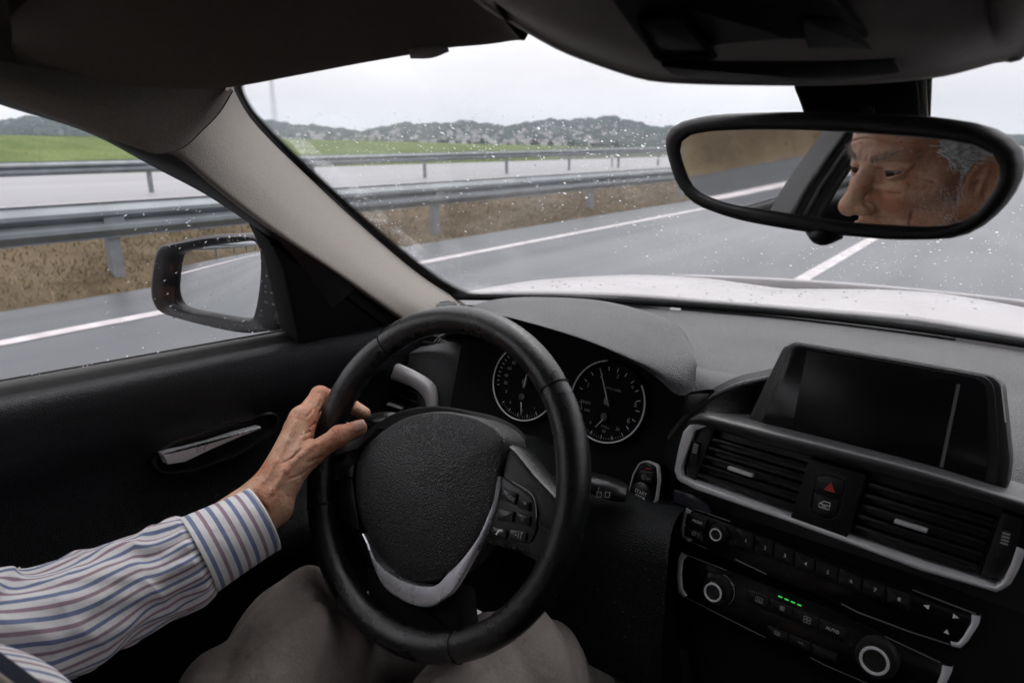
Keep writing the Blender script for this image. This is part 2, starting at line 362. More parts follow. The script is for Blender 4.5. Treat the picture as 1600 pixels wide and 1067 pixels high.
# signed distance shapes -> one continuous skin
def sd_cone(P, a, b, ra, rb):
    a = np.array(a, np.float32); b = np.array(b, np.float32); ab = b-a; t = np.clip(((P-a)@ab)/(ab@ab), 0, 1)
    return np.linalg.norm(P-a-t[..., None]*ab, axis=-1)-(ra+(rb-ra)*t)
def sd_ell(P, c, r, R=None):
    q = P-np.array(c, np.float32)
    if R is not None: q = q@np.array(R, np.float32)
    r = np.array(r, np.float32); k0 = np.linalg.norm(q/r, axis=-1); k1 = np.linalg.norm(q/(r*r), axis=-1)+1e-9
    return k0*(k0-1)/k1
def smin(a, b, k): h = np.clip(.5+.5*(b-a)/k, 0, 1); return b+(a-b)*h-k*h*(1-h)
def smax(a, b, k): return -smin(-a, -b, k)
def surface_nets(fn, lo, hi, h):
    lo = np.array(lo, np.float32); n = np.ceil((np.array(hi)-lo)/h).astype(int)+1
    ax = [lo[i]+h*np.arange(n[i], dtype=np.float32) for i in range(3)]
    m = 4; axc = [np.append(a[::m], a[-1]) if (len(a)-1) % m else a[::m] for a in ax]
    Sc = fn(np.stack(np.meshgrid(*axc, indexing='ij'), -1)).astype(np.float32)      # coarse pass, then only the band near the skin
    ix = [np.minimum(np.round(np.arange(n[i])/m).astype(int), len(axc[i])-1) for i in range(3)]
    S = Sc[np.ix_(*ix)]; K = np.argwhere(np.abs(S) < 5.2*h)
    P = np.stack([ax[i][K[:, i]] for i in range(3)], -1); S[tuple(K.T)] = np.concatenate([fn(p) for p in np.array_split(P, max(1, len(P)//400000))])
    s = S < 0; c = [s[:-1, :-1, :-1], s[1:, :-1, :-1], s[:-1, 1:, :-1], s[1:, 1:, :-1], s[:-1, :-1, 1:], s[1:, :-1, 1:], s[:-1, 1:, 1:], s[1:, 1:, 1:]]
    cnt = sum(x.astype(np.int8) for x in c); act = (cnt > 0) & (cnt < 8)
    ids = np.full(act.shape, -1, np.int64); I = np.argwhere(act); ids[act] = np.arange(len(I))
    acc = np.zeros((len(I), 3)); num = np.zeros(len(I))
    offs = np.array([(x, y, z) for x in (0, 1) for y in (0, 1) for z in (0, 1)])
    for a in offs:
        for d in range(3):
            if a[d]: continue
            b = a.copy(); b[d] = 1
            ia, ib = I+a, I+b; va = S[tuple(ia.T)]; vb = S[tuple(ib.T)]; cr = (va < 0) != (vb < 0)
            t = np.where(cr, va/np.where(va == vb, 1, va-vb), 0); p = ia+t[:, None]*(ib-ia)
            acc += p*cr[:, None]; num += cr
    V = lo+h*acc/num[:, None]; Fc = []
    for d in range(3):
        u, v = [(1, 2), (2, 0), (0, 1)][d]
        sl0 = [slice(None)]*3; sl1 = [slice(None)]*3; sl0[d] = slice(0, -1); sl1[d] = slice(1, None)
        A, B = s[tuple(sl0)], s[tuple(sl1)]; E = np.argwhere(A != B)
        E = E[(E[:, u] > 0) & (E[:, v] > 0) & (E[:, u] < n[u]-1) & (E[:, v] < n[v]-1)]
        up = A[tuple(E.T)]
        def cell(du, dv): q = E.copy(); q[:, u] -= du; q[:, v] -= dv; return ids[tuple(q.T)]
        q = np.stack([cell(1, 1), cell(0, 1), cell(0, 0), cell(1, 0)], 1)
        q[~up] = q[~up][:, ::-1]; Fc.append(q)
    return V, np.concatenate(Fc)

# ================================================================== THE ROAD AND THE LAND
M_asph = mat('wet_asphalt', (.040, .047, .054), .42, col2=(.066, .075, .083), vscale=.9, stretch=(1.6, .07, 1), spec=.5, rvar=.10, bumps=(('noise', 160, .004, .5),))
M_asph2 = mat('pale_asphalt', (.15, .152, .162), .5, col2=(.19, .192, .202), vscale=.25, spec=.5, stretch=(1, .15, 1))
M_line = mat('road_paint', (.43, .405, .41), .55, var=.18, vscale=6, bumps=(('noise', 120, .002, .3),))
M_soil = mat('verge_soil', (.072, .053, .032), .95, col2=(.122, .094, .058), vscale=2.2, bumps=(('noise', 14, .03, .6), ('noise', 70, .015, .5)), spec=.15)
M_dull = mat('dull_land', (.060, .075, .050), .95, col2=(.09, .095, .07), vscale=.05, spec=.1)
M_field = mat('field_grass', (.066, .098, .024), .95, col2=(.110, .142, .044), vscale=.35, stretch=(.35, 1, 1), bumps=(('noise', 3, .1, .6),), spec=.15)
M_land = mat('land', (.085, .10, .05), .95, col2=(.12, .115, .07), vscale=.01, spec=.1)
M_zinc = mat('galvanised_steel', (.19, .21, .222), .5, metal=.4, var=.13, vscale=3.0, bumps=(('noise', 30, .002, .2),), rvar=.1)
M_steelpost = mat('galvanised_post', (.17, .185, .195), .6, metal=.3, var=.15, vscale=6)

def sheet(name, x0, x1, y0, y1, z, m, kind='structure', nx=1, ny=1, zf=None):
    xs, ys = np.linspace(x0, x1, nx+1), np.linspace(y0, y1, ny+1)
    V = [(x, y, z+(zf(x, y) if zf else 0)) for x in xs for y in ys]
    o = mesh(name, V, [f[::-1] for f in grid_faces(nx+1, ny+1)], m); o['kind'] = kind; return o
sheet('ground', -2550, 1050, -850, 2550, -.06, M_land)
sheet('road', -6.3, 7.5, -160, 900, 0.0, M_asph)
sheet('opposite_road', -34.5, -9.6, -160, 900, -.004, M_asph2)
def edge_x(y): return 0
tag(sheet('edge_line', -5.335, -5.185, -160, 900, .004, M_line))
V, Fc = [], []
for y in np.arange(-55.9, 320, 12.0):
    mesh('lane_line', [(-1.67, y, .004), (-1.53, y, .004), (-1.53, y+7.6, .004), (-1.67, y+7.6, .004)], [(0, 1, 2, 3)], M_line, smooth=False)['kind'] = 'structure'
tag(sheet('opposite_edge_line', -17.35, -17.2, -160, 900, .002, M_line))
tag(sheet('opposite_lane_line', -13.75, -13.62, -160, 900, .002, M_line))
tag(sheet('opposite_inner_line', -10.3, -10.15, -160, 900, .002, M_line))
# median verge between the carriageways: bumpy soil
def bank(x, y):
    a = min(1, max(0, (-6.28-x)/.75)); a = a*a*(3-2*a)*min(1, max(0, (x+9.6)/.8)); b = min(1, max(0, (-2.0-y)/3.2)); b = b*b*(3-2*b); c = min(1, max(0, (y+12.0)/2.6)); return 1.35*a*b*c*c*(3-2*c)*(1+.08*math.sin(1.1*y)+.04*math.sin(3.1*y+2*x))
def vz(x, y):
    e = min(1, max(0, (-6.28-x)/.25))*min(1, max(0, (x+9.7)/.9))
    return .34*min(1, max(0, (-6.5-x)/1.5))*e+bank(x, y)+e*(.04+.035*math.sin(1.3*y+2*x)*math.sin(.53*y-1.1*x)+.03*math.sin(3.7*y+5*x))
sheet('verge', -9.75, -6.28, -60, 200, -.008, M_soil, nx=28, ny=700, zf=vz)
# dead brown grass on it
def blades(name, n, fx, mat_, hmin, hmax, zf):
    V = np.zeros((n, 3, 3)); xy = fx(n); h = RNG.uniform(hmin, hmax, n); a = RNG.uniform(0, 6.283, n); wd = RNG.uniform(.004, .010, n)
    z = np.array([zf(x, y) for x, y in xy])-.01; ln = RNG.normal(0, .55, (n, 2))*h[:, None]
    V[:, 0] = np.c_[xy[:, 0]-wd*np.cos(a), xy[:, 1]-wd*np.sin(a), z]; V[:, 1] = np.c_[xy[:, 0]+wd*np.cos(a), xy[:, 1]+wd*np.sin(a), z]
    V[:, 2] = np.c_[xy+ln, z+h]
    o = mesh(name, V.reshape(-1, 3), np.arange(3*n).reshape(-1, 3), mat_, smooth=False); o['kind'] = 'stuff'; return o
M_straw = mat('dead_grass', (.140, .104, .062), .9, col2=(.205, .160, .098), vscale=1.6, spec=.15)
M_weed = mat('weeds', (.12, .115, .055), .9, col2=(.16, .145, .08), vscale=2, spec=.15)
def fxv(n):
    y = np.r_[RNG.uniform(-14, 22, int(n*.75)), RNG.uniform(22, 70, n-int(n*.75))]; return np.c_[-6.34-2.9*RNG.random(n)**1.2, y]
tag(blades('dead_grass', 90000, fxv, M_straw, .015, .06, vz), 'brown dead grass covering the verge under the near guardrail', 'dead grass')
tag(blades('weeds', 6000, fxv, M_weed, .02, .06, vz), 'dull green weeds scattered through the brown verge', 'weeds')

# guardrails: W section beams on posts
def wprof(z0, z1, d=.075):
    # (x offset towards the traffic, z)
    t = np.array([0, .04, .13, .24, .35, .44, .50, .56, .65, .76, .87, .96, 1.0]); xo = np.array([.25, .1, .55, 1, 1, .55, .06, .55, 1, 1, .55, .1, .25])*d
    return np.c_[xo, z1+(z0-z1)*t]
def guardrail(name, label, x, side, y0, y1, py0, sp, z0, z1, posts, zoff=0.0):
    root = empty(name, (x, 0, 0), label, 'guardrail', 'steel guardrails along the motorway')
    pr_ = wprof(z0, z1); L = 4.36
    ys = np.array([y0]+list(np.arange(y0+L, y1, L))+[y1])
    # folded steel strips, each length lapping the next
    rise = lambda y: zoff*min(1, max(0, (y-6)/38.0))
    for i in range(len(ys)-1):
        V, Fc = [], []; j = .004*(i % 2); n = len(pr_)
        for yy in (ys[i]-.16, ys[i+1]+.16):
            for xo, z in pr_: V.append((x+side*(xo+j), yy, z+rise(yy)))
            for xo, z in pr_[::-1]: V.append((x+side*(xo+j-.004), yy, z+rise(yy)))
        m2 = 2*n
        for k in range(m2): Fc.append((k, (k+1) % m2, m2+(k+1) % m2, m2+k))
        Fc.append(tuple(range(m2))); Fc.append(tuple(range(m2, 2*m2))[::-1])
        mesh('rail_beam', V, Fc, M_zinc, root, auto=30)
    for k in posts:
        y = py0+k*sp; V, Fc = [], []; z1_, z0_ = z1, z0; z1r = z1+rise(y)
        w, dp, t = .05, .10, .008       # C section post
        boxgeo(V, Fc, (x-side*.012-dp/2-.05*side, y-w, -.12), (x-side*.012+dp/2-.05*side, y-w+t, z1r-.02))
        boxgeo(V, Fc, (x-side*.012-dp/2-.05*side, y-w+t, -.12), (x-side*.012-dp/2-.05*side+t, y+w, z1r-.02))
        boxgeo(V, Fc, (x-side*.012+dp/2-.05*side-t, y-w+t, -.12), (x-side*.012+dp/2-.05*side, y+w, z1r-.02))
        boxgeo(V, Fc, (x-.05, y-.09, z0+rise(y)+.1), (x+.05, y+.09, z1r-.1))   # spacer
        mesh('post', V, Fc, M_steelpost, root, smooth=False)
    # bolts, one per joint, big heads
    V, Fc = [], []
    for yy in ys[1:-1]:
        for dy in (-.1, .1):
            boxgeo(V, Fc, (x+side*.0, yy+dy-.015, (z0+z1)/2-.015+rise(yy)), (x+side*.02, yy+dy+.015, (z0+z1)/2+.015+rise(yy)))
    o = mesh('bolt', V, Fc, M_zinc, root, smooth=False); o['kind'] = 'stuff'
    return root
guardrail('guardrail', 'near steel guardrail with wide pale beam above the brown verge', -6.62, 1, -60, 200, 2.89, 4.36, .445, .765, range(-9, 40))
guardrail('guardrail.001', 'far steel guardrail in front of the green field beyond the opposite road', -19.6, 1, -60, 240, 9.75, 5.53, .52, .86, range(-6, 42), zoff=.30)

# green field, a low swell beyond the far rail
def fz(x, y):
    d = -x; k = y/max(d, 1)
    s = min(1, max(0, (d-35)/45)); s = s*s*(3-2*s)
    e = np.interp(k, [.3, .74, 1.13, 1.5, 1.9], [2.3, 2.0, 1.7, 1.2, .25])
    return s*e+.10*math.sin(x*.09)*math.sin(y*.07)*s
xs = np.r_[np.linspace(-34.45, -70, 24), np.linspace(-74, -180, 14)]; ys = np.linspace(-120, 420, 109)
V = [(x, y, fz(x, y)-.01) for x in xs for y in ys]
_F = grid_faces(len(xs), len(ys)); _o = mesh('field', V, _F, [M_field, M_dull]); _o['kind'] = 'structure'
for pi, f in enumerate(_F):
    c = np.mean([V[i] for i in f], 0)
    if c[1]/-c[0] > 1.62+.12*math.sin(c[0]*.2): _o.data.polygons[pi].material_index = 1
def fxf(n):
    x = -35-RNG.random(n)**1.6*42; y = RNG.uniform(-6, 75, n); k = y/-x < 1.5; return np.c_[x, np.where(k, y, y*.4)]
M_green = mat('grass_blades', (.062, .098, .020), .9, col2=(.12, .155, .045), vscale=.5, spec=.15)
tag(blades('grass', 60000, fxf, M_green, .05, .16, fz), 'short bright green grass on the field behind the far guardrail', 'grass')

# hills with woods, a town on their flank
M_hill = mat('hill_scrub', (.030, .042, .034), .95, col2=(.05, .06, .048), vscale=.02, spec=.1)
def hz(a, r):
    """height of the land at heading a (deg left of forward) and range r"""
    prof = 44+7*math.sin(a*.21+1.0)+6*math.sin(a*.47+.3)+3*math.sin(a*1.1+2)+1.6*math.sin(a*2.7)+1.2*math.sin(a*6.1)
    q = min(1, max(0, (a-7)/16)); prof *= .30+.70*q*q*(3-2*q)
    t = min(1, max(0, (r-650)/900)); t = t*t*(3-2*t)
    return prof*t-1.0
As = np.linspace(-24, 100, 230); Rs = np.r_[np.linspace(600, 1700, 24), 2100]
V = []
for a in As:
    for r in Rs:
        z = hz(a, min(r, 1600))*(1 if r < 1700 else .7); t = rad(a); V.append((-r*math.sin(t), r*math.cos(t), z))
mesh('hills', V, [f[::-1] for f in grid_faces(len(As), len(Rs))], M_hill)['kind'] = 'structure'
M_wood = mat('wood_foliage', (.020, .034, .024), .95, col2=(.042, .058, .038), vscale=.03, spec=.1)
def icos():
    bm = bmesh.new(); bmesh.ops.create_icosphere(bm, subdivisions=1, radius=1); v = np.array([x.co[:] for x in bm.verts]); f = np.array([[q.index for q in p.verts] for p in bm.faces]); bm.free(); return v, f
IV, IF = icos()
def wood(name, pts, smin_, smax_):
    n = len(pts); k = len(IV)
    s = RNG.uniform(smin_, smax_, n); V = IV[None]*(1+RNG.uniform(-.28, .28, (n, k, 1)))*np.stack([s*.62, s*.62, s*.62], 1)[:, None, :]*np.array([1.15, 1.15, .8])
    V = V+np.array(pts)[:, None, :]+np.stack([0*s, 0*s, s*.35], 1)[:, None, :]
    Fc = (IF[None]+(np.arange(n)*k)[:, None, None]).reshape(-1, 3)
    o = mesh(name, V.reshape(-1, 3), Fc, M_wood, smooth=False); o['kind'] = 'stuff'; return o
pts = []
while len(pts) < 20000:
    a = RNG.uniform(-12, 88); r = RNG.uniform(700, 1600)
    g = math.sin(a*.9+r*.006)+math.sin(a*.35-r*.011)+.8*math.sin(a*2.3+r*.017)
    town = 33 < a < 62 and 690 < r < 1000
    if g < (-.7 if not town else -.2) and RNG.random() < .8: continue
    t = rad(a); pts.append((-r*math.sin(t), r*math.cos(t), hz(a, r)))
tag(wood('hill_wood', pts, 2.2, 5.2), 'dark grey green woods covering the distant hills', 'wood')
pts = [( -r*math.sin(rad(a)), r*math.cos(rad(a)), hz(a, r)) for a, r in zip(RNG.uniform(-10, 90, 1500), RNG.uniform(1540, 1620, 1500)) if math.sin(a*.8)+math.sin(a*.33+1) > -.3]
tag(wood('ridge_wood', pts, 2.5, 5.5), 'thin line of trees along the skyline of the hills', 'wood')
# trees at the foot of the hills
def tree(x, y, z, h, label):
    root = empty('tree', (x, y, z), label, 'tree', 'dark trees at the foot of the hills')
    tube('trunk', [(x, y, z-.5), (x+.1, y, z+h*.3), (x, y+.1, z+h*.6)], [h*.035, h*.028, h*.012], M_trunk, root, seg=7, smooth=2)
    n = 90; c = RNG.normal(0, 1, (n, 3)); c /= np.linalg.norm(c, axis=1)[:, None]; c *= (RNG.random(n)**.4)[:, None]
    c = c*np.array([h*RNG.uniform(.38, .7), h*.5, h*.42])+np.array([x, y, z+h*.44]); c[:, 2] += .12*h*np.sin(c[:, 0]*2.1+c[:, 1]*1.3); s = RNG.uniform(.05, .12, n)*h; k = len(IV)
    V = IV[None]*(1+RNG.uniform(-.4, .4, (n, k, 1)))*s[:, None, None]+c[:, None, :]
    mesh('crown', V.reshape(-1, 3), (IF[None]+(np.arange(n)*k)[:, None, None]).reshape(-1, 3), M_wood, root, smooth=False)
M_trunk = mat('bark', (.07, .055, .04), .9)
ORD = 'first second third fourth fifth sixth seventh eighth ninth tenth eleventh twelfth thirteenth last'.split()
for ti, (a, r, h) in enumerate(((50.5, 330, 4.6), (49.2, 340, 3.4), (47.2, 335, 4.9), (45.0, 350, 3.2), (44.1, 340, 4.2), (41.8, 360, 5.2), (39.6, 345, 3.6), (38.8, 352, 4.8), (36.5, 380, 3.1), (34.5, 400, 5.4), (33.2, 390, 4.0), (31.5, 410, 5.0), (29.8, 420, 3.7), (28.0, 430, 4.4))):
    tree(-r*math.sin(rad(a)), r*math.cos(rad(a)), 0, h, ORD[ti]+' dark tree from the pylon in the row at the foot of the hills')
# the town: small houses, each its own object
M_wall = [mat('house_wall_white', (.44, .43, .42), .8), mat('house_wall_cream', (.42, .40, .37), .8), mat('house_wall_grey', (.28, .28, .28), .8), mat('house_wall_rose', (.38, .36, .34), .8)]
M_roof = [mat('roof_tile', (.10, .085, .078), .85), mat('roof_grey', (.20, .19, .19), .8)]
def house_mesh(w, d, h, m1, m2):
    V = [(-w, -d, -1.5), (w, -d, -1.5), (w, d, -1.5), (-w, d, -1.5), (-w, -d, h), (w, -d, h), (w, d, h), (-w, d, h), (-w*.0, -d*1.08, h+w*.55), (-w*.0, d*1.08, h+w*.55), (-w*1.12, -d*1.08, h-.2), (w*1.12, -d*1.08, h-.2), (w*1.12, d*1.08, h-.2), (-w*1.12, d*1.08, h-.2)]
    Fc = [(0, 1, 5, 4), (1, 2, 6, 5), (2, 3, 7, 6), (3, 0, 4, 7), (4, 5, 8), (6, 7, 9), (10, 8, 9, 13), (8, 11, 12, 9)]
    me = bpy.data.meshes.new('house'); me.from_pydata(V, [], Fc); me.materials.append(m1); me.materials.append(m2)
    for i in (6, 7): me.polygons[i].material_index = 1
    # rows of dark windows set into the walls
    return me
HM = [house_mesh(RNG.uniform(2.0, 3.6), RNG.uniform(2.0, 3.8), RNG.uniform(3.5, 6.5), M_wall[i % 4], M_roof[i % 2 if i % 3 else 0]) for i in range(12)]
k = 0
while k < 210:
    a = RNG.normal(46, 9) if k % 3 else RNG.normal(36, 5); r = 690+RNG.random()**1.3*420
    if not 20 < a < 66: continue
    o = bpy.data.objects.new('house', HM[k % 12]); t = rad(a); o.location = (-r*math.sin(t), r*math.cos(t), hz(a, r)); o.rotation_euler = (0, 0, RNG.uniform(0, 6.28)); link(o)
    nm_ = ('white', 'cream', 'grey', 'pale beige')[k % 12 % 4]; tag(o, 'small '+nm_+' house of the town spread over the distant hillside', 'house', nm_+' houses of the hillside town'); k += 1
# lattice pylon
def pylon():
    t = rad(54.6); r = 430; bx, by = -r*math.sin(t), r*math.cos(t); H = 58
    root = empty('pylon', (bx, by, 0), 'tall grey lattice pylon rising above the hills beside the pillar', 'pylon')
    V, Fc = [], []
    def bar(p, q, rr0=.035):
        v, f = tube_geo(np.array([p, q], float), np.array([rr0, rr0]), 5); b = sum(len(x) for x in V); V.append(v); Fc.extend(tuple(i+b for i in g) for g in f)
    def cor(z): w = 1.15*(1-z/H)+.3; return [np.array([bx+sx*w, by+sy*w, z]) for sx, sy in ((-1, -1), (1, -1), (1, 1), (-1, 1))]
    zs = [-1]+list(np.cumsum([5.5, 5.2, 5, 4.8, 4.6, 4.4, 4.2, 4, 4, 3.8, 3.6, 3.4, 3.2])); zs = [z for z in zs if z < H]+[H]
    for z0, z1 in zip(zs, zs[1:]):
        A, B = cor(max(z0, 0)-(1 if z0 < 0 else 0)), cor(z1)
        for i in range(4):
            bar(A[i], B[i], .07); bar(A[i], B[(i+1) % 4]); bar(A[(i+1) % 4], B[i]); bar(B[i], B[(i+1) % 4])
    mesh('mast', np.concatenate(V), Fc, M_steelpost, root, smooth=False)
    dx, dy = math.cos(t), math.sin(t)
    for z, L in ((46, 6.5), (51, 5), (56, 3.6)):
        for s in (-1, 1):
            V.clear(); Fc.clear(); c = np.array([bx, by, z])
            e = c+np.array([dx, dy, 0])*L*s
            for q in ((0, 0, 1.2), (.5*dy, -.5*dx, 0), (-.5*dy, .5*dx, 0)): bar(c+np.array(q), e, .14)
            bar(e, e-np.array([0, 0, 1.8]), .1)
            mesh('cross_arm', np.concatenate(V), Fc, M_steelpost, root, smooth=False)
pylon()
# delineator post behind the far rail
o = box('marker_post', (-20.6, 38.2, -.1), (-20.48, 38.3, 1.25), M_line, bev=.02); tag(o, 'small white marker post just behind the far guardrail', 'marker post')
HAZE = True
if HAZE:
    V, Fc = [], []; boxgeo(V, Fc, (-2600, -900, -1.9), (1100, 2600, 125)); o = mesh('haze', V, Fc, [], smooth=False)
    m = bpy.data.materials.new('haze'); m.use_nodes = True; nt = m.node_tree; nt.nodes.clear(); ou = N(nt, 'ShaderNodeOutputMaterial'); pv = N(nt, 'ShaderNodeVolumePrincipled')
    pv.inputs['Color'].default_value = (.78, .89, 1, 1); pv.inputs['Density'].default_value = .00021; pv.inputs['Anisotropy'].default_value = .0
    nt.links.new(pv.outputs[0], ou.inputs['Volume']); o.data.materials.append(m); o['kind'] = 'stuff'; o['label'] = 'pale haze lying over the land'

# ================================================================== THE CAR
CX = -.11
car = empty('car', (CX, 0, 0), 'white car whose cabin frames the view, with bonnet, windscreen and grey pillar trim', 'car')
# windscreen surface: s across (-1..1), t from the scuttle up to the roof
def WS(s, t, off=0.0):
    b = np.array([CX+.76*s, 1.25-.27*s*s, .968]); q = np.array([CX+.60*s, .50-.08*s*s, 1.372-.035*s*s])
    p = b*(1-t)+q*t; bl = math.sin(math.pi*min(max(t, 0), 1))*.022
    n = nrm([0, .50, .87]); return p+n*(bl+off)
def ws_hit(px, py, off=0.0):
    r = ray(px, py); x = np.array([-.5, .5, 1.0])
    for _ in range(40):
        f0 = WS(x[0], x[1], off)-(CC+r*x[2]); J = np.zeros((3, 3)); e = 1e-5
        J[:, 0] = (WS(x[0]+e, x[1], off)-WS(x[0], x[1], off))/e; J[:, 1] = (WS(x[0], x[1]+e, off)-WS(x[0], x[1], off))/e; J[:, 2] = -r
        dx = np.linalg.solve(J, -f0); x = x+np.clip(dx, -.3, .3)
        if np.abs(dx).max() < 1e-8: break
    return x
def wsp(px, py, off=0.0): x = ws_hit(px, py, off); return WS(x[0], x[1], off)
ss, ts = np.linspace(-1.14, 1.14, 45), np.linspace(-.02, 1.04, 21)
V = [WS(s, t) for t in ts for s in ss]; V2 = [WS(s, t, .0045) for t in ts for s in ss]; n = len(V); Fc = grid_faces(21, 45)
F2 = [tuple(i+n for i in f[::-1]) for f in Fc]
edge = [(j, j+1) for j in range(44)]+[(44+45*i, 44+45*(i+1)) for i in range(20)]+[(45*20+j+1, 45*20+j) for j in range(44)]+[(45*(i+1), 45*i) for i in range(20)]
windscreen = mesh('windscreen', V+V2, Fc+F2+[(a, a+n, b+n, b) for a, b in edge], M_wglass, car)
# rain on the outside of the windscreen
def drop_geo(Vl, Fl, p, nn, r, el, ax, hgt=.45):
    a = nrm(ax-nn*(ax@nn)); b = np.cross(nn, a); k = len(Vl); S = 7
    for rr_, hh in ((1, 0), (.82, .6), (.45, .93)):
        for i in range(S):
            t = 6.2832*i/S; Vl.append(p+a*(math.cos(t)*r*rr_*el)+b*(math.sin(t)*r*rr_)+nn*(hh*r*hgt))
    Vl.append(p+nn*r*hgt)
    for q in range(2):
        for i in range(S): Fl.append((k+q*S+i, k+q*S+(i+1) % S, k+(q+1)*S+(i+1) % S, k+(q+1)*S+i))
    for i in range(S): Fl.append((k+2*S+i, k+2*S+(i+1) % S, k+3*S))
    Fl.append(tuple(k+i for i in range(S))[::-1])
V, Fc = [], []; wn_ = nrm([0, .50, .87]); cnt = 0
def rain(px, py, r, el):
    s, t, d = ws_hit(px, py, .0047); drop_geo(V, Fc, WS(s, t, .0047), wn_, r, el, np.array([RNG.normal(0, .5), -.87, .5]))
while cnt < 1900:
    x, y = RNG.uniform(440, 1600), RNG.uniform(170, 470)
    if 1060 < x < 1575 and 190 < y < 360: continue
    dens = math.exp(-((x-800)/330)**2-((y-240)/85)**2)+.35*math.exp(-((x-560)/90)**2-((y-300)/90)**2)+.42*(x > 1000 and y > 290)*math.exp(-((y-390)/60)**2)+.10
    if RNG.random() > dens: continue
    rain(x, y, RNG.choice([.0006, .0008, .0011, .0015, .0020], p=[.36, .33, .18, .09, .04])*RNG.uniform(.65, 1.1), RNG.uniform(1, 1.7)); cnt += 1
for _ in range(300):          # a drier, finer band along the pillar side where the wiper ends
    q = RNG.random(); x = 470+q*260+RNG.normal(0, 14); y = 235+q*225+RNG.normal(0, 12); rain(x, y, RNG.uniform(.0004, .0011), 1.2)
o = mesh('raindrops', V, Fc, M_drop, car); o['kind'] = 'stuff'
# dried streaks the wiper left: very thin smear ridges on the glass
M_smear = glass_mat('wiper_smear', .0, (1, 1, 1), 0.0)
def smear_mat(nm, f):
    m = bpy.data.materials.new(nm); m.use_nodes = True; nt = m.node_tree; nt.nodes.clear(); ou = N(nt, 'ShaderNodeOutputMaterial'); a = N(nt, 'ShaderNodeBsdfTransparent'); b = N(nt, 'ShaderNodeBsdfTranslucent'); b.inputs['Color'].default_value = (.9, .9, .92, 1)
    mx = N(nt, 'ShaderNodeMixShader'); tc = N(nt, 'ShaderNodeTexCoord'); nz = N(nt, 'ShaderNodeTexNoise'); nz.inputs['Scale'].default_value = 28; nz.inputs['Detail'].default_value = 8
    mr = N(nt, 'ShaderNodeMapRange'); mr.inputs['From Min'].default_value = .45; mr.inputs['From Max'].default_value = .72; mr.inputs['To Min'].default_value = .0; mr.inputs['To Max'].default_value = f
    nt.links.new(tc.outputs['Object'], nz.inputs['Vector']); nt.links.new(nz.outputs['Fac'], mr.inputs['Value']); nt.links.new(mr.outputs[0], mx.inputs[0]); nt.links.new(a.outputs[0], mx.inputs[1]); nt.links.new(b.outputs[0], mx.inputs[2]); nt.links.new(mx.outputs[0], ou.inputs['Surface']); return m
M_smear = smear_mat('wiper_smear_film', .15)
def ws_band(name, L, R_, m, off=.0049, n=40):
    A = resample(catmull(L, 8), n); B = resample(catmull(R_, 8), n); V = []
    for q in (A, B):
        for x, y in q: V.append(wsp(x, y, off))
    return mesh(name, V, [(i, i+1, n+i+1, n+i) for i in range(n-1)], m, car)
o = ws_band('wiper_smear', [(445, 215), (520, 290), (620, 385), (740, 462)], [(475, 215), (560, 295), (665, 390), (790, 455)], M_smear); o['kind'] = 'stuff'
o = ws_band('wiper_smear', [(705, 190), (740, 210), (770, 228)], [(715, 188), (755, 208), (785, 226)], M_smear); o['kind'] = 'stuff'
o = ws_band('wiper_smear', [(800, 190), (830, 215), (850, 240)], [(806, 190), (838, 215), (858, 240)], M_smear); o['kind'] = 'stuff'

# bonnet
HR_ = ([0, .2, .38, .56, .73, .9, 1.0], [.972, .967, .965, .965, .961, .955, .938]); HS_ = ([0, .115, .2, .34, .45, .53, .71, .93, 1.0], [.966, .961, .953, .941, .946, .951, .949, .927, .905])
_sg = np.linspace(0, 1, 101); _k = np.exp(-np.linspace(-2, 2, 13)**2); _k /= _k.sum()
_sm = lambda q: np.convolve(np.pad(np.interp(_sg, *q), 6, mode='reflect', reflect_type='odd'), _k, 'valid')
_R, _S = _sm(HR_), _sm(HS_)
def hoodz(s, dy):
    a = min(abs(s), 1); r, q = np.interp(a, _sg, _R), np.interp(a, _sg, _S); c = (-.17-(q-r)/.3)/.3; b = (q-r)/.3-.3*c
    e = min(dy, .5); return r+b*e+c*e*e+(dy-e)*-.30-.25*max(0, dy-.85)**2
def bonnet_p(s, dy): return np.array([CX+.87*s, 1.29+dy-.26*s*s*max(0, 1-dy/.9), hoodz(s, dy)])
V = [bonnet_p(s, dy) for dy in np.linspace(0, 1.05, 40) for s in np.linspace(-1, 1, 71)]
o = mesh('bonnet', V, grid_faces(40, 71), M_paint, car, auto=60)
md = o.modifiers.new('solid', 'SOLIDIFY'); md.thickness = .006; md.offset = -1
# water beads on the bonnet
V, Fc = [], []
for _ in range(220):
    drop_geo(V, Fc, bonnet_p(RNG.uniform(-.95, .9), RNG.uniform(.01, .34))+np.array([0, 0, .0003]), np.array([0, .1, .99]), RNG.uniform(.0008, .0026), 1.2, np.array([1., .3, 0]))
o = mesh('water_beads', V, Fc, M_drop, car); o['kind'] = 'stuff'
# front end below the bonnet and wings (the road beyond is hidden by it)
for s in (-1, 1):
    V = []
    for y in np.linspace(.75, 2.3, 14):
        q = (y-.75)/1.55
        for k, (dx, z) in enumerate(((.862, .885-.13*q), (.885, .84-.12*q), (.90, .75), (.885, .55), (.86, .35))): V.append((CX+s*(dx-.08*max(0, q-.6)), y, z))
    o = mesh('front_wing', V, grid_faces(14, 5), M_paint, car, auto=60); md = o.modifiers.new('solid', 'SOLIDIFY'); md.thickness = .01
V = []
for x in np.linspace(CX-.80, CX+.80, 20):
    s = (x-CX)/.8
    for dy, z in ((0, .83), (.10, .76), (.16, .6), (.17, .45), (.12, .28)): V.append((x, 2.34+dy-.22*s*s, z))
o = mesh('front_bumper', V, grid_faces(20, 5), M_paint, car, auto=60); md = o.modifiers.new('solid', 'SOLIDIFY'); md.thickness = .01
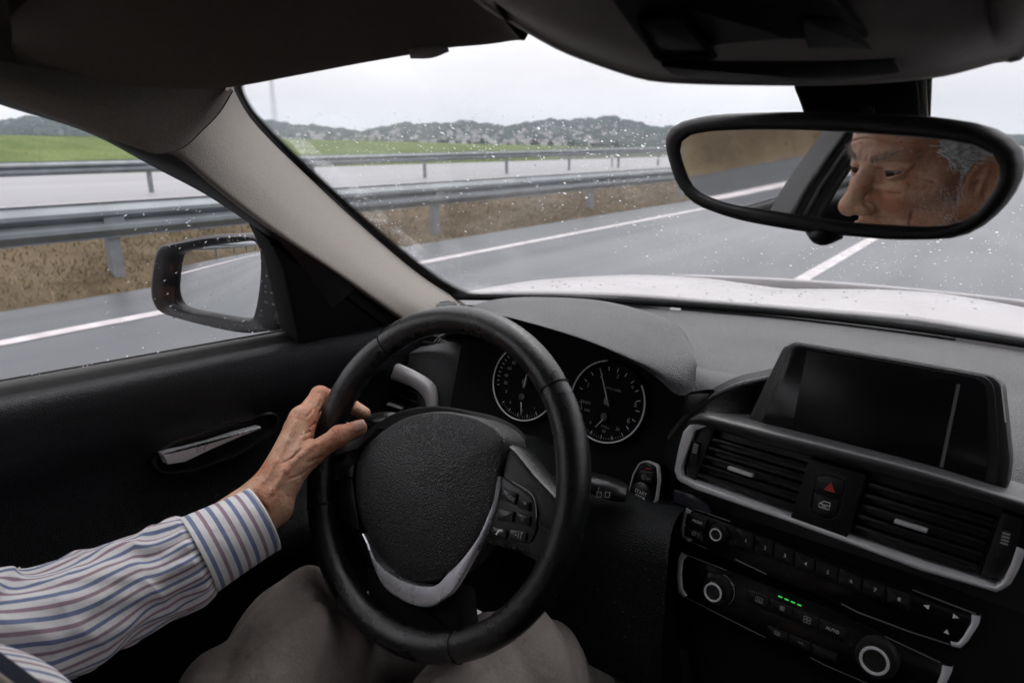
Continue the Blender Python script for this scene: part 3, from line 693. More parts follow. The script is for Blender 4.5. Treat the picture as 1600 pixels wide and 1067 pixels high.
# scuttle: dark plastic cowl and wiper arms between glass and bonnet
M_cowl = mat('cowl_plastic', (.018, .019, .020), .35, var=.3, vscale=16, bumps=(('noise', 60, .002, .3),))
rows = []
for off, z in ((.0, .956), (.02, .953), (.045, .940), (.08, .90)):
    rows.append([(CX+.80*s, 1.225-.27*s*s+off, z-.012*s*s) for s in np.linspace(-1, 1, 15)])
loft('cowl', rows, M_cowl, car, n=40, thick=.004)
def arm(name, x0, x1, dy):
    P = [(x, 1.258-.27*((x-CX)/.80)**2+dy, .957+.002*math.sin(9*x)) for x in np.linspace(x0, x1, 9)]
    tube(name, P, [.006]*3+[.005]*3+[.004]*3, M_black, car, seg=8, flat=.7)
    tube(name+'_blade' if False else 'wiper_blade', [np.array(p)+[0, -.02, -.012] for p in P[3:]], .006, M_rubber, car, seg=6, flat=1.6)
arm('wiper_arm', -.05, -.70, .0); arm('wiper_arm', .60, .06, .010)

# black print border round the glass and its dotted inner edge
def frit(name, inner, w_out, n=60, dots=True):
    A = resample(catmull(inner, 10), n); V, Fc = [], []
    for x, y in A:
        s, t, d = ws_hit(x, y, -.0006); V.append(WS(s, t, -.0006)); V.append(WS(*w_out(s, t), -.0006))
    Fc = [(2*i, 2*i+2, 2*i+3, 2*i+1) for i in range(n-1)]
    mesh(name, V, Fc, M_glassblack, car)
    if dots:
        B = resample(catmull(inner, 10), 170); V, Fc = [], []
        T = np.gradient(B, axis=0); T /= np.linalg.norm(T, axis=1)[:, None]
        for (x, y), (tx, ty) in zip(B, T):
            nx, ny = ty, -tx
            if nx < 0 and tx*0+nx < 0: nx, ny = -nx, -ny
            b = len(V)
            for q, o_ in ((-1.5, -.5), (1.5, -.5), (0, 6.0)): V.append(wsp(x+tx*q+nx*o_, y+ty*q+ny*o_, -.0006))
            Fc.append((b, b+1, b+2))
        o = mesh('print_dots', V, Fc, M_glassblack, car); o['kind'] = 'stuff'
G_EDGE = [(376, 126), (381, 150), (408, 190), (478, 259), (568, 341), (657, 415), (709, 450), (745, 463)]
frit('print_border', G_EDGE, lambda s, t: (-1.13, t))
frit('print_border', [(742, 466), (860, 463), (985, 470), (1100, 481), (1262, 497), (1430, 517), (1600, 536), (1900, 570)], lambda s, t: (s, -.03), dots=False)

# ---- pillar trim (grey cloth) and the roof rail trim above the door
def S2(px, py, off=0.0): return hit(px, py, (1, 0, -.467), -1.267+off)       # plane of the side glass, leaning in
PW = [(258, 236), (272, 238), (335, 290), (400, 340), (464, 384), (535, 432), (600, 478), (660, 520)]
PG = [(363, 128), (366, 146), (398, 196), (466, 264), (556, 347), (646, 423), (704, 462), (760, 492)]
PWp = [S2(x, y, .055) for x, y in PW]; PGp = [wsp(x, y, -.016) for x, y in PG]
rows = []
for f, b, dd in ((-.04, -.03, -.03), (0, 0, 0), (.12, .012, 0), (.35, .022, 0), (.62, .020, 0), (.86, .010, 0), (1.0, 0, 0), (1.02, -.02, .0)):
    rw = []
    for a, g in zip(PWp, PGp):
        p = a*(1-f)+g*f; rw.append(p-nrm(p-CC)*b)
    rows.append(rw)
loft('pillar_trim', rows, M_fabric, car, n=40, sub=5)
# black weatherstrip and door frame below the cloth
WE = [(-90, 125), (0, 164), (138, 208), (243, 263), (321.5, 304.5), (381, 343.6), (413, 369), (436, 415), (459, 531)]
RB = [(-90, 118), (0, 150), (97, 184), (180, 214), (262, 240), (335, 292), (400, 340), (470, 388), (560, 450)]
rows = [[S2(x, y, .012) for x, y in WE], [S2(x, y, .04) for x, y in [((a+c)/2, (b+d)/2) for (a, b), (c, d) in zip(WE, RB)]], [S2(x, y-3, .052) for x, y in RB]]
loft('door_seal', rows, M_rubber, car, n=48)
RT = [(-90, 70), (0, 96), (97, 112), (180, 120), (268, 125), (320, 122), (368, 118)]
RM = [(-90, 100), (0, 126), (97, 156), (180, 182), (262, 205), (306, 186), (352, 140)]
RBt = [(-90, 120), (0, 152), (97, 187), (180, 218), (240, 238), (272, 236), (290, 226), (314, 203), (345, 171), (362, 141)]
rows = [[S2(x, y, .075) for x, y in RT], [S2(x, y, .085) for x, y in RM], [S2(x, y, .078) for x, y in resample(RBt, 14)], [S2(x, y+1.5, .062) for x, y in resample(RBt, 14)], [S2(x-2, y-4, .045) for x, y in resample(RBt, 14)]]
loft('roof_rail_trim', rows, M_fabric, car, n=44)

tube('trim_gap', [S2(x, y, .074) for x, y in resample(RBt, 14)[7:]], .0017, M_matte, car, seg=6)

# ---- roof lining, rear of the cabin, floor
V = []
xs = np.linspace(-1, 1, 25); ys = np.linspace(.54, -1.5, 22)
for y in ys:
    for s in xs:
        fy = .04*max(0, (y-.25)/.31)**2; V.append((CX+.61*s, y-(.20*s*s*max(0, (y-.1)/.44)), 1.392-.055*abs(s)**4-fy*.6-.03*max(0, -y/1.5)**2))
o = mesh('roof_lining', V, [f[::-1] for f in grid_faces(22, 25)], M_lining, car)
V = [(x, y, z+.04) for (x, y, z) in V]
o = mesh('roof_panel', V, grid_faces(22, 25), M_paint, car)
# centre strip of the roof in front: cover between the visors
rows = []
E_ = [(640, -90), (745, 5), (806, 42), (870, 78), (925, 100), (1000, 124), (1060, 131), (1180, 134), (1300, 134), (1400, 129), (1480, 119), (1560, 98), (1600, 90), (1720, 60), (1850, -40)]
def hrow(fn):
    P = [fn(x, y) for x, y in E_[:13]]; xm = (P[3][0]+P[12][0])/2
    return P+[np.array([2*xm-P[i][0], P[i][1], P[i][2]]) for i in (2, 1, 0)]
rows = [hrow(lambda x, y: D(x, y-14, .60)), hrow(lambda x, y: D(x, y, .475)), hrow(lambda x, y: D(x+(1250-x)*.02, y-9, .455)), hrow(lambda x, y: D(1180+(x-1180)*.93, -15+(y+15)*.66, .41)),
        hrow(lambda x, y: D(1180+(x-1180)*.9, -70+(y+15)*.3, .37)), hrow(lambda x, y: D(1180+(x-1180)*.9, -210+(y+15)*.2, .30))]
o = loft('header_cover', rows, M_ovh, car, n=70, sub=4)

box('floor', (CX-.70, -1.45, .22), (CX+.70, 1.2, .27), M_matte, car)
box('rear_bulkhead', (CX-.66, -1.55, .25), (CX+.66, -1.48, .98), M_matte, car)
rows = [[(CX+.60*s, -1.5, .96) for s in np.linspace(-1, 1, 7)], [(CX+.52*s, -1.36, 1.33) for s in np.linspace(-1, 1, 7)]]
loft('rear_window', rows, M_tglass, car, n=12, smooth_rows=False, thick=.004)
# right side: door card, window with a tint added to dim the cabin, frame
box('passenger_door_card', (CX+.66, -.45, .3), (CX+.74, .95, 1.0), M_door, car, bev=.012)
box('rear_door_card', (CX+.66, -1.5, .3), (CX+.74, -.46, 1.02), M_door, car, bev=.012)
V = [(CX+.70, -1.5, 1.0), (CX+.70, .95, 1.0), (CX+.58, .35, 1.31), (CX+.58, -1.4, 1.31)]
o = mesh('passenger_window', V, [(0, 1, 2, 3)], M_pglass, car, smooth=False); md = o.modifiers.new('solid', 'SOLIDIFY'); md.thickness = .004
loft('pillar_trim', [[WS(1.0, t, -.02) for t in (0, .5, 1)], [WS(.98, t, -.03)+np.array([0, -.05, -.02]) for t in (0, .5, 1)], [(CX+.70, .85, 1.0), (CX+.65, .62, 1.16), (CX+.59, .36, 1.3)]], M_fabric, car, n=16)
# left rear: B pillar and rear door with its window (they show in the rear view mirror)
rows = [[(-.80, -.235, .85), (-.775, -.245, 1.03), (-.70, -.30, 1.2), (-.645, -.34, 1.335)], [(-.765, -.245, .85), (-.74, -.255, 1.03), (-.67, -.31, 1.2), (-.62, -.35, 1.335)], [(-.76, -.33, .85), (-.735, -.335, 1.03), (-.665, -.375, 1.2), (-.615, -.41, 1.335)], [(-.80, -.35, .85), (-.775, -.355, 1.03), (-.70, -.39, 1.2), (-.645, -.425, 1.335)]]
SH = np.array([0, .125, 0])
rows = [[np.array(q)+SH for q in r] for r in rows]
M_bpil = mat('grey_pillar_plastic', (.12, .12, .125), .6, bumps=(('noise', 800, .0003, .4),))
loft('centre_pillar', rows, M_bpil, car, n=24, smooth_rows=False, auto=30)
for dx in (.0, .022, .045):
    tube('pillar_seal', [np.array((-.752+dx*.3, -.232-dx*1.2, .85))+SH, np.array((-.728+dx*.3, -.242-dx*1.2, 1.03))+SH, np.array((-.658+dx*.3, -.297-dx*1.2, 1.2))+SH, np.array((-.612+dx*.3, -.335-dx*1.2, 1.335))+SH], .005, M_rubber, car, seg=8)
box('rear_door_card', (CX-.74, -1.5, .3), (CX-.66, -.245, 1.0), M_door, car, bev=.012)
V = [(-.80, -.235, 1.0), (-.80, -1.35, 1.02), (-.66, -1.3, 1.3), (-.66, -.295, 1.3)]
o = mesh('rear_door_window', V, [(0, 1, 2, 3)], M_sglass, car, smooth=False); md = o.modifiers.new('solid', 'SOLIDIFY'); md.thickness = .004
# rear roof side and quarter trims
for s in (-1, 1):
    V = [(CX+s*.69, -1.1, 1.0), (CX+s*.69, -1.5, 1.0), (CX+s*.55, -1.4, 1.34), (CX+s*.55, -1.25, 1.34)]
    o = mesh('quarter_trim', V, [(0, 1, 2, 3)], M_lining, car, smooth=False); md = o.modifiers.new('solid', 'SOLIDIFY'); md.thickness = .02
    rows = [[(CX+s*.555, y, 1.30) for y in (.38, -.4, -1.4)], [(CX+s*.56, y, 1.345) for y in (.30, -.4, -1.4)], [(CX+s*.50, y, 1.38) for y in (.3, -.4, -1.4)]]
    loft('roof_side_trim', rows, M_lining, car, n=12, thick=.006)

# ================================================================== DRIVER'S DOOR
door = empty('driver_door', (-.80, .3, .3), 'black inner panel of the driver door with side window and silver pull handle', 'car door')
S_N = np.array([1, 0, -.467])
WIN = [(459, 531), (436, 415), (413, 369), (381, 343.6), (321.5, 304.5), (243, 263), (138, 208), (0, 164), (-150, 110)]
top = [S2(x, y) for x, y in WIN]
wing = [(-.80, .55, .99), ]
V = [p-np.array([.0, 0, 0]) for p in top]; back = [(-.66, -.20, 1.30), (-.80, -.115, .995)]
V = [np.array(p) for p in V]+[np.array(q, float) for q in back]
# window pane: polygon a little larger than the opening so that its edges sit in the seals
c0 = np.mean(V, 0); V = [c0+(p-c0)*1.02 for p in V]
o = mesh('side_window', V, [tuple(range(len(V)))], M_sglass, door, smooth=False); md = o.modifiers.new('solid', 'SOLIDIFY'); md.thickness = .004
# fine rain streaks on the pane
V, Fc = [], []; gn = nrm([-1, 0, .467])
for _ in range(210):
    x = RNG.uniform(150, 405); y = RNG.uniform(270, 560)
    lim = np.interp(x, [0, 138, 243, 321, 381, 413], [164, 208, 263, 304, 343, 369])
    if y < lim+8 or RNG.random() > .25+.75*math.exp(-((x-300)/70)**2-((y-340)/60)**2): continue
    p = S2(x, y, -.0047); drop_geo(V, Fc, p, gn, RNG.uniform(.0003, .0007), RNG.uniform(1.2, 3.8), np.array([0, -.75, -.5]))
for _ in range(70):
    x = RNG.uniform(0, 450); y = 612-.187*x-abs(RNG.normal(0, 9))-3; drop_geo(V, Fc, S2(x, y, -.0047), gn, RNG.uniform(.0004, .0012), 1.2, np.array([0, -.75, -.5]))
o = mesh('raindrops', V, Fc, M_drop, door); o['kind'] = 'stuff'
# the maker's roundel and approval marks etched into the lower rear corner of the pane
fe_ = Fr((-.798+.003, -.055, 1.012), (0, 1, 0), (1, 0, -.467))
_c = (.004, .030); _L = [circ(_c, .0062, 20), circ(_c, .0040, 16)]+[[(_c[0]+.004*math.cos(a), _c[1]+.004*math.sin(a)), _c] for a in (0, 1.57, 3.14, 4.71)]
_L += [[(-.012, .016-.004*k), (.012-.002*k, .016-.004*k)] for k in range(3)]+[circ((.024, .012), .004, 12), [(.030, .008), (.030, .016)], [(.026, .004), (.030, .004)]]
strokes('etched_mark', fe_, _L, .0009, M_black, door, w=.0004)
def dz(y): return 1.020-.030*(y-.2)/.33*.66                  # belt height along the door
ysd = np.r_[np.linspace(-.45, .62, 18), .70, .80, .9]
prof = [(-.802, -.004), (-.795, .004), (-.785, .002), (-.778, -.006), (-.762, -.008), (-.752, -.016), (-.748, -.035), (-.752, -.07), (-.766, -.105), (-.772, -.14), (-.768, -.19), (-.752, -.22), (-.725, -.235), (-.712, -.25), (-.710, -.275), (-.73, -.30), (-.755, -.34), (-.76, -.42), (-.765, -.65)]
rows = [[(x+.0*y, y, dz(y)+z) for y in ysd] for x, z in prof]
loft('door_panel', rows[2:], M_door, door, n=40, sub=4, auto=50)
loft('window_sill_seal', rows[:4], M_rubber, door, n=40, sub=3, auto=50)
# chrome-grey line of the outer seal
tube('seal_lip', [(-.801, y, dz(y)+.003) for y in ysd], .0022, M_satin, door, seg=6)
# black corner panel behind the door mirror
SAIL = [(459, 531), (434, 416), (411, 367), (470, 392), (560, 450), (640, 505), (650, 545), (560, 560)]
fs = Fr(S2(500, 460, .03), (0, -1, 0), (1, 0, -.467))
prism('mirror_corner_panel', fs, rr(fs.poly(SAIL), .004), -.03, .012, M_matte, door, bev=.004)
# handle bowl and handle
fd = Fr((-.762, .42, .90), (0, -1, 0), (1, 0, .10))
fd = Fr((-.766, .42, .90), (0, 1, 0), (1, 0, .06))
M_handle = mat('handle_satin', (.70, .71, .74), .30, metal=.45, rvar=.06, vscale=50)
bowl = [(232, 712), (262, 688), (330, 664), (420, 640), (436, 650), (428, 675), (370, 712), (300, 737), (250, 740), (236, 730)]
ringprism('handle_bowl', fd, rr(fd.poly(bowl), .012), inset(rr(fd.poly(bowl), .012)[::(1 if area2(fd.poly(bowl)) > 0 else -1)], .0045), -.012, .006, M_satin, door)
H0 = [(253, 708), (290, 700), (333, 689), (372, 676), (409, 666)]; H1 = [(256, 714), (292, 710), (333, 699), (372, 683), (409, 669)]; H2 = [(263, 726), (290, 722), (330, 703), (372, 684.5), (409, 670)]
HP = H0+H2[::-1]
prism('door_handle', fd, rr(fd.poly(HP, .016), .0015), .004, .016, M_handle, door, bev=.0022)
# speaker slots line low on the door
for k in range(14):
    y0 = .06+.03*k; tube('door_rib', [(-.757, y0, .70), (-.757, y0+.01, .76)], .004, M_black, door, seg=6, smooth=0)

# ---- door mirror
sm_c = np.array([-1.05, .61, 1.03])
sm_n = nrm(nrm(CC-sm_c)+nrm([-.345, -.93, -.142]))
fm = Fr(sm_c, np.cross([0, 0, 1], sm_n), sm_n)
smir = empty('door_mirror', sm_c, 'black wet door mirror outside the driver window showing the road behind', 'wing mirror')
HO = [(250, 388), (262, 381), (285, 376), (331, 368), (395, 367), (418, 376), (430, 398), (438, 430), (446, 470), (448, 512), (420, 517), (383, 519), (321, 507), (262, 490), (246, 477), (240, 455), (243, 420)]
GO = [(274, 405), (282, 395), (330, 385), (392, 377.5), (404, 383), (407, 400), (405, 440), (396, 485), (384, 500), (330, 492), (276, 481), (266, 466), (270, 430)]
ho = resample(np.r_[catmull(fm.poly(HO), 6, True), [catmull(fm.poly(HO), 6, True)[0]]], 73)[:-1]
go = resample(np.r_[catmull(fm.poly(GO), 6, True), [catmull(fm.poly(GO), 6, True)[0]]], 73)[:-1]
if area2(ho) < 0: ho = ho[::-1]
if area2(go) < 0: go = go[::-1]
def al(q, c): i = np.argmin(np.abs(np.arctan2(q[:, 1]-c[1], q[:, 0]-c[0]))); return np.roll(q, -i, 0)
ctr = go.mean(0); ho, go = al(ho, ctr), al(go, ctr)
rows = []
for q, w in ((1.0, -.0), (1.0, -.0)): pass
hc = ho.mean(0)
R_ = [[fm.P(*(hc+(p-hc)*s), w) for p in ho] for s, w in ((.25, -.155), (.62, -.140), (.86, -.105), (.97, -.06), (1.0, -.015), (.995, .006))]
R_ += [[fm.P(*(p+(g-p)*f), w) for p, g in zip(ho, go)] for f, w in ((.25, .012), (.7, .008), (.92, .002), (.97, -.006), (1.0, -.010))]
M_mirhouse = mat('mirror_housing', (.010, .010, .011), .45, rvar=.06, vscale=40, spec=.22)
Fc = grid_faces(len(R_), 72, True); Fc.append(tuple(range(72))[::-1])
mesh('housing', np.array(R_).reshape(-1, 3), Fc, M_mirhouse, smir, auto=60)
# convex glass
gc = go.mean(0); RC = 1.4; V = []; K = 14
for k in range(K+1):
    for p in go:
        q = gc+(p-gc)*1.02*k/K; V.append(fm.P(q[0], q[1], -.007-((q-gc)@(q-gc))/(2*RC)))
Fc = grid_faces(K+1, 72, True); o = mesh('mirror_glass', V, [f[::-1] for f in Fc], M_mirror, smir)
# arm to the door and drops
tube('mirror_foot', [fm.P(*fm.px(405, 500), -.05), (-.93, .66, .985), (-.84, .65, .99)], [.03, .028, .03], M_mirhouse, smir, seg=12, flat=.6)
V, Fc = [], []
for _ in range(150):
    i = RNG.integers(0, 72); f = RNG.uniform(.05, .75); p, g = ho[i], go[i]
    q = p+(g-p)*f
    if q[0] < gc[0]+.02 and RNG.random() < .8: continue
    drop_geo(V, Fc, fm.P(q[0], q[1], np.interp(f, [0, .25, .7], [.0065, .0125, .0085])), sm_n, RNG.uniform(.0006, .0022), RNG.uniform(1, 1.4), np.array([0, 0, 1.]))
for _ in range(60):
    q = gc+RNG.normal(0, .025, 2); drop_geo(V, Fc, fm.P(q[0], q[1], -.0068), sm_n, RNG.uniform(.0002, .0006), 1.2, np.array([0, 0, 1.]))
o = mesh('raindrops', V, Fc, M_drop, smir); o['kind'] = 'stuff'

# ================================================================== DASHBOARD
dash = empty('dashboard', (CX, .9, .5), 'black grained dashboard with hooded dials, centre vents, screen and control panels', 'dashboard')
# upper roll from the windscreen back to the edge above the instruments
YS = [(1.215, .962), (1.15, .966), (1.0, .968), (.88, .962), (.80, .950), (.755, .925), (.738, .88), (.735, .80), (.745, .70), (.80, .56)]
rows = []
for y, z in YS:
    rows.append([(CX+.725*s, y-(.25*s*s if y > 1.1 else .25*s*s*max(0, (y-.80)/.35)), z-.004*s*s) for s in np.linspace(-1, 1, 17)])
loft('dash_top', rows, M_dash, dash, n=60, sub=5)
# seam strip at the foot of the windscreen
tube('windscreen_seal', [(CX+.74*s, 1.222-.262*s*s, .972) for s in np.linspace(-1, 1, 21)], .006, M_matte, dash, seg=8, smooth=2)
# hood over the instruments
B0 = [(700, 500), (740, 484), (790, 473), (841, 467.5), (925, 470), (981, 479), (1037, 496), (1066, 515), (1082, 546), (1088, 575)]
B1 = [(690, 520), (730, 500), (767, 488), (841, 503), (925, 528), (1009, 562), (1040, 578), (1062, 590), (1078, 596), (1086, 598)]
B2 = [(690, 530), (730, 506), (767, 492), (841, 509), (925, 536), (990, 566), (1029, 592), (1050, 612), (1066, 619), (1080, 612)]
r0 = [atY(x, y, yy) for (x, y), yy in zip(B0, [.9]*6+[.88, .84, .77, .71])]; r1 = [atY(x, y, .69) for x, y in B1]; r2 = [atY(x, y, .683) for x, y in B2]
rm = [a*.5+b*.5+np.array([0, 0, .012]) for a, b in zip(r0, r1)]
rb = [np.array([p[0]-.004, p[1]+.10, .955]) if i < 6 else p+np.array([-.012-.004*(i-6), .05, -.035]) for i, p in enumerate(r0)]
r3 = [p+np.array([0, .05, -.012]) for p in r2]; r4 = [p+np.array([0, .075, -.02]) for p in r2]
loft('instrument_hood', [rb, r0, rm, r1, r2], M_dash, dash, n=50, sub=7, auto=50)
loft('hood_lining', [r2, r3, r4], M_matte, dash, n=50, sub=3)
# shoulder of the dash between the hood and the centre stack
loft('dash_shoulder', [[atY(x, y, .86) for x, y in ((1030, 560), (1085, 572), (1130, 582), (1200, 590))], [atY(x, y, .80) for x, y in ((1030, 590), (1085, 588), (1130, 592), (1200, 596))], [atY(x, y, .768) for x, y in ((1030, 630), (1075, 632), (1104, 622), (1150, 610))], [atY(x, y, .765) for x, y in ((1020, 700), (1046, 694), (1070, 672), (1100, 655))]], M_dash, dash, n=24, sub=6)
# dark bowl round the dials
fcl = Fr((-.455, .735, .93), (1, 0, 0), (0, -math.cos(rad(18)), math.sin(rad(18))))
clus = mesh('instrument_cluster', *(lambda q: (q, [(0, 1, 2, 3, 4)]))([fcl.P(-.19, -.09, -.004), fcl.P(.165, -.09, -.004), fcl.P(.165, .045, -.004), fcl.P(.12, .075, -.004), fcl.P(-.19, .095, -.004)]), M_matte, dash, smooth=False)
md = clus.modifiers.new('solid', 'SOLIDIFY'); md.thickness = .01
M_dial = mat('dial_face', (.005, .005, .0055), .7, spec=.1)
def arcfit(pts):
    P = np.array([fcl.px(x, y, .004) for x, y in pts]); A = np.c_[2*P, np.ones(len(P))]; s = np.linalg.lstsq(A, (P**2).sum(1), rcond=None)[0]; return s[:2], math.sqrt(s[2]+s[:2]@s[:2])
cL, rL = arcfit([(786, 556), (771, 598), (780, 632), (800, 652), (820, 658), (841, 651)])
cR, rR = arcfit([(937, 565), (895, 610), (1007, 630), (999, 664), (950, 691), (975, 686), (915, 679)])
for nm, c, r, a0, a1 in (('speedometer', cL, rL, 115, 330), ('rev_counter', cR, rR, 100, 395)):
    lathe(nm, fcl, c, [(r*1.04, -.003), (r*1.02, .002), (r*.985, .003), (r*.97, -.001), (.0, -.001)], M_dial, clus, seg=48)
    P = [fcl.P(*q, .0045) for q in circ(c, r, 60, rad(a0), rad(a1))]
    tube('dial_ring', P, .00115, M_chrome if False else M_print, clus, seg=6, smooth=0)
def needle(p, q, nm='needle', wd=.0011):
    a, b = fcl.px(*p, .008), fcl.px(*q, .008); tube(nm, [fcl.P(*a, .006), fcl.P(*b, .006)], [wd, wd*.55], M_print, clus, seg=6, smooth=0)
needle((950, 635), (937, 577)); needle((941, 655), (929, 667), wd=.0008); needle((817, 606), (822, 584)); needle((813, 628), (813, 648), wd=.0008)
for p in ((948, 627), (943, 651), (820, 597), (815, 620)): lathe('needle_hub', fcl, fcl.px(*p, .004), [(.0055, 0), (.0055, .003), (.0045, .004), (0, .004)], M_satin, clus, seg=18)
for s, x, y, z in (('1', 919, 602, 8), ('2', 940, 587, 8), ('3', 965, 588, 7), ('4', 988, 605, 6), ('5', 993, 632, 9), ('6', 982, 657, 9), ('READY', 915, 628.5, 4.6), ('OFF', 917, 641, 4.6), ('0', 922.5, 660, 5), ('10', 943, 673.5, 5), ('20', 965, 670.5, 5), ('1/min x1000', 958, 608, 4), ('l/100km', 945.5, 667, 3.6),
                   ('0', 791, 611.5, 6), ('20', 790, 598, 6), ('40', 791, 586.5, 6), ('60', 796, 575.5, 6), ('80', 803, 567, 6), ('0', 797.5, 629, 5), ('1/2', 815, 641, 4), ('1', 835, 638, 4.5), ('80', 812, 560, 5)):
    if s == '80' and x == 812: continue
    text('dial_figure', fcl, fcl.px(x, y, .001), s, z*.00108, M_print_dim, clus, w=.001, rot=-.06)
def ticks(c, r, degs, l, wd, w=.0008):
    return [[(c[0]+r*math.cos(rad(a)), c[1]+r*math.sin(rad(a))), (c[0]+(r-l)*math.cos(rad(a)), c[1]+(r-l)*math.sin(rad(a)))] for a in degs]
strokes('dial_marks', fcl, ticks(cR, rR*.86, np.linspace(168, -38, 13), .005, .001), .0009, M_print, clus, w=.0012)
strokes('dial_marks', fcl, ticks(cR, rR*.93, np.linspace(232, 308, 19), .003, .001), .0004, M_print_dim, clus, w=.0012)
strokes('dial_marks', fcl, ticks(cR, rR*.93, np.linspace(232, 308, 5), .005, .001), .0007, M_print, clus, w=.0012)
strokes('dial_marks', fcl, ticks(cL, rL*.92, np.linspace(195, 110, 12), .004, .001), .0008, M_print, clus, w=.0012)
strokes('dial_marks', fcl, ticks(cL, rL*.93, np.linspace(228, 305, 17), .003, .001), .0004, M_print_dim, clus, w=.0012)
strokes('dial_marks', fcl, ticks(cL, rL*.93, np.linspace(228, 305, 5), .005, .001), .0008, M_print, clus, w=.0012)
strokes('dial_marks', fcl, [[fcl.px(x, y, .001) for x, y in ((905, 628), (908, 628), (909, 640))]], .0006, M_print_dim, clus, w=.0012)
# lower shroud of the dials and the knee panel
rows = [[fcl.P(u, -.088, .0) for u in np.linspace(-.22, .20, 9)], [fcl.P(u, -.105, .05) for u in np.linspace(-.22, .20, 9)], [fcl.P(u, -.15, .075) for u in np.linspace(-.23, .21, 9)], [fcl.P(u, -.30, .05) for u in np.linspace(-.25, .22, 9)]]
loft('knee_panel', rows, M_darkvinyl, dash, n=24, sub=4)
# left end of the dash beside the dials with the corner demister
LX = [[(640, 540), (680, 522), (705, 516), (722, 524)], [(600, 560), (650, 545), (700, 540), (722, 548)], [(585, 575), (660, 562), (700, 572), (716, 600)], [(575, 640), (700, 640), (708, 670), (714, 690)], [(575, 760), (700, 760), (710, 780), (714, 800)]]
dp = [.87, .76, .742, .735, .74]
rows = [[atY(x, y, yy) for x, y in L] for L, yy in zip(LX, dp)]
rows[0] = [p+np.array([0, .02, 0]) for p in rows[0]]
loft('dash_end', rows, M_dash, dash, n=30, sub=6)
box('dash_end_block', (-.775, .77, .55), (-.60, .98, .955), M_matte, dash, bev=.01)
fs_ = Fr(atY(690, 533, .78), (1, 0, 0), (.1, -.6, .78))
sp = mesh('corner_speaker_grille', [fs_.P(*fs_.px(x, y), .001) for x, y in ((678, 536), (693, 519), (712, 531), (700, 540))], [(0, 1, 2, 3)], M_black, dash, smooth=False)
md = sp.modifiers.new('solid', 'SOLIDIFY'); md.thickness = .002
for k in range(4):
    a = np.array([682+4.5*k, 536+1.2*k]); b = a+np.array([10-1*k, -13+3*k]); tube('grille_rib', [fs_.P(*fs_.px(*a), .003), fs_.P(*fs_.px(*b), .003)], .0016, M_satin, sp, seg=5, smooth=0)
# left vent with its silver surround
fv = Fr(atY(640, 610, .722), (1, .25, 0), (.22, -.95, .12))
SO = [(560, 640), (580, 601), (596, 568), (611, 564), (646, 578), (673, 594), (684, 612), (687, 660), (687, 700)]
SI = [(572, 640), (586, 606), (595, 589), (636, 600), (657, 613), (666, 629), (669, 660), (669, 700)]
A = resample(catmull(fv.poly(SO), 6), 40); B = resample(catmull(fv.poly(SI), 6), 40); V = []
for w, f in ((0, 0), (.006, .0), (.009, .15), (.007, .8), (.003, 1.0), (-.02, 1.0)): V.extend(fv.P(*(a+(b-a)*f), w) for a, b in zip(A, B))
vent = mesh('left_air_vent', V, grid_faces(6, 40), M_silver, dash, auto=50); vent['label'] = 'left vent in a broad satin silver surround'
o = mesh('vent_back', [fv.P(*fv.px(x, y), -.022) for x, y in ((560, 570), (700, 570), (700, 720), (560, 720))], [(0, 1, 2, 3)], M_matte, vent, smooth=False); md = o.modifiers.new('solid', 'SOLIDIFY'); md.thickness = .003
for k in range(5):
    P = [fv.px(x, y+14*k) for x, y in ((576, 590), (664, 622))]
    o = prism('vent_slat', fv, [P[0], P[1], P[1]+[0, .003], P[0]+[0, .003]], -.018, -.004, M_satin, vent, bev=.0006)
P = [fv.px(x, y) for x, y in ((605, 630), (628, 637), (628, 639.5), (605, 632.5))]; prism('vent_tab', fv, P, -.006, .002, M_silver, vent, bev=.0005)
prism('vent_side_panel', fv, rr(fv.poly([(651, 617), (660, 617), (668, 634), (668, 700), (651, 700)]), .002), -.01, .0015, M_black, vent)
P = fv.px(659, 640); lathe('vent_wheel', fv, P, [(.006, -.002), (.006, .003), (.004, .0045), (0, .0045)], M_rubber, vent, seg=16)
strokes('wheel_marks', fv, [[P+[-.002, -.002+.002*k], P+[.0025, -.0012+.002*k]] for k in range(3)], .0009, M_print, vent, w=.0049)

# ---- centre stack
A5 = rad(5)
def frC(O, tilt): return Fr(O, (math.cos(A5), -math.sin(A5), 0), (-math.sin(A5)*math.cos(rad(tilt)), -math.cos(A5)*math.cos(rad(tilt)), math.sin(rad(tilt))))
f1 = frC((-.11, .685, .92), 8)        # vents
f2 = frC((-.11, .672, .83), 16)       # radio, climate
f3 = frC((-.09, .712, 1.0), 14)       # screen
# body of the stack
body = [(1055, 745), (1064, 690), (1078, 668), (1104, 660), (1200, 690), (1330, 726), (1460, 762), (1700, 836), (1700, 1400), (1090, 1200), (1062, 1000), (1052, 860)]
prism('centre_stack', f1, rr(f1.poly(body), .006), -.10, -.012, M_black, dash, bev=.004)
body2 = [(1052, 800), (1130, 800), (1600, 950), (1620, 1010), (1580, 1250), (1110, 1250), (1056, 960)]
prism('control_stack', f2, rr(f2.poly(body2), .004), -.06, -.008, M_matte, dash, bev=.003)
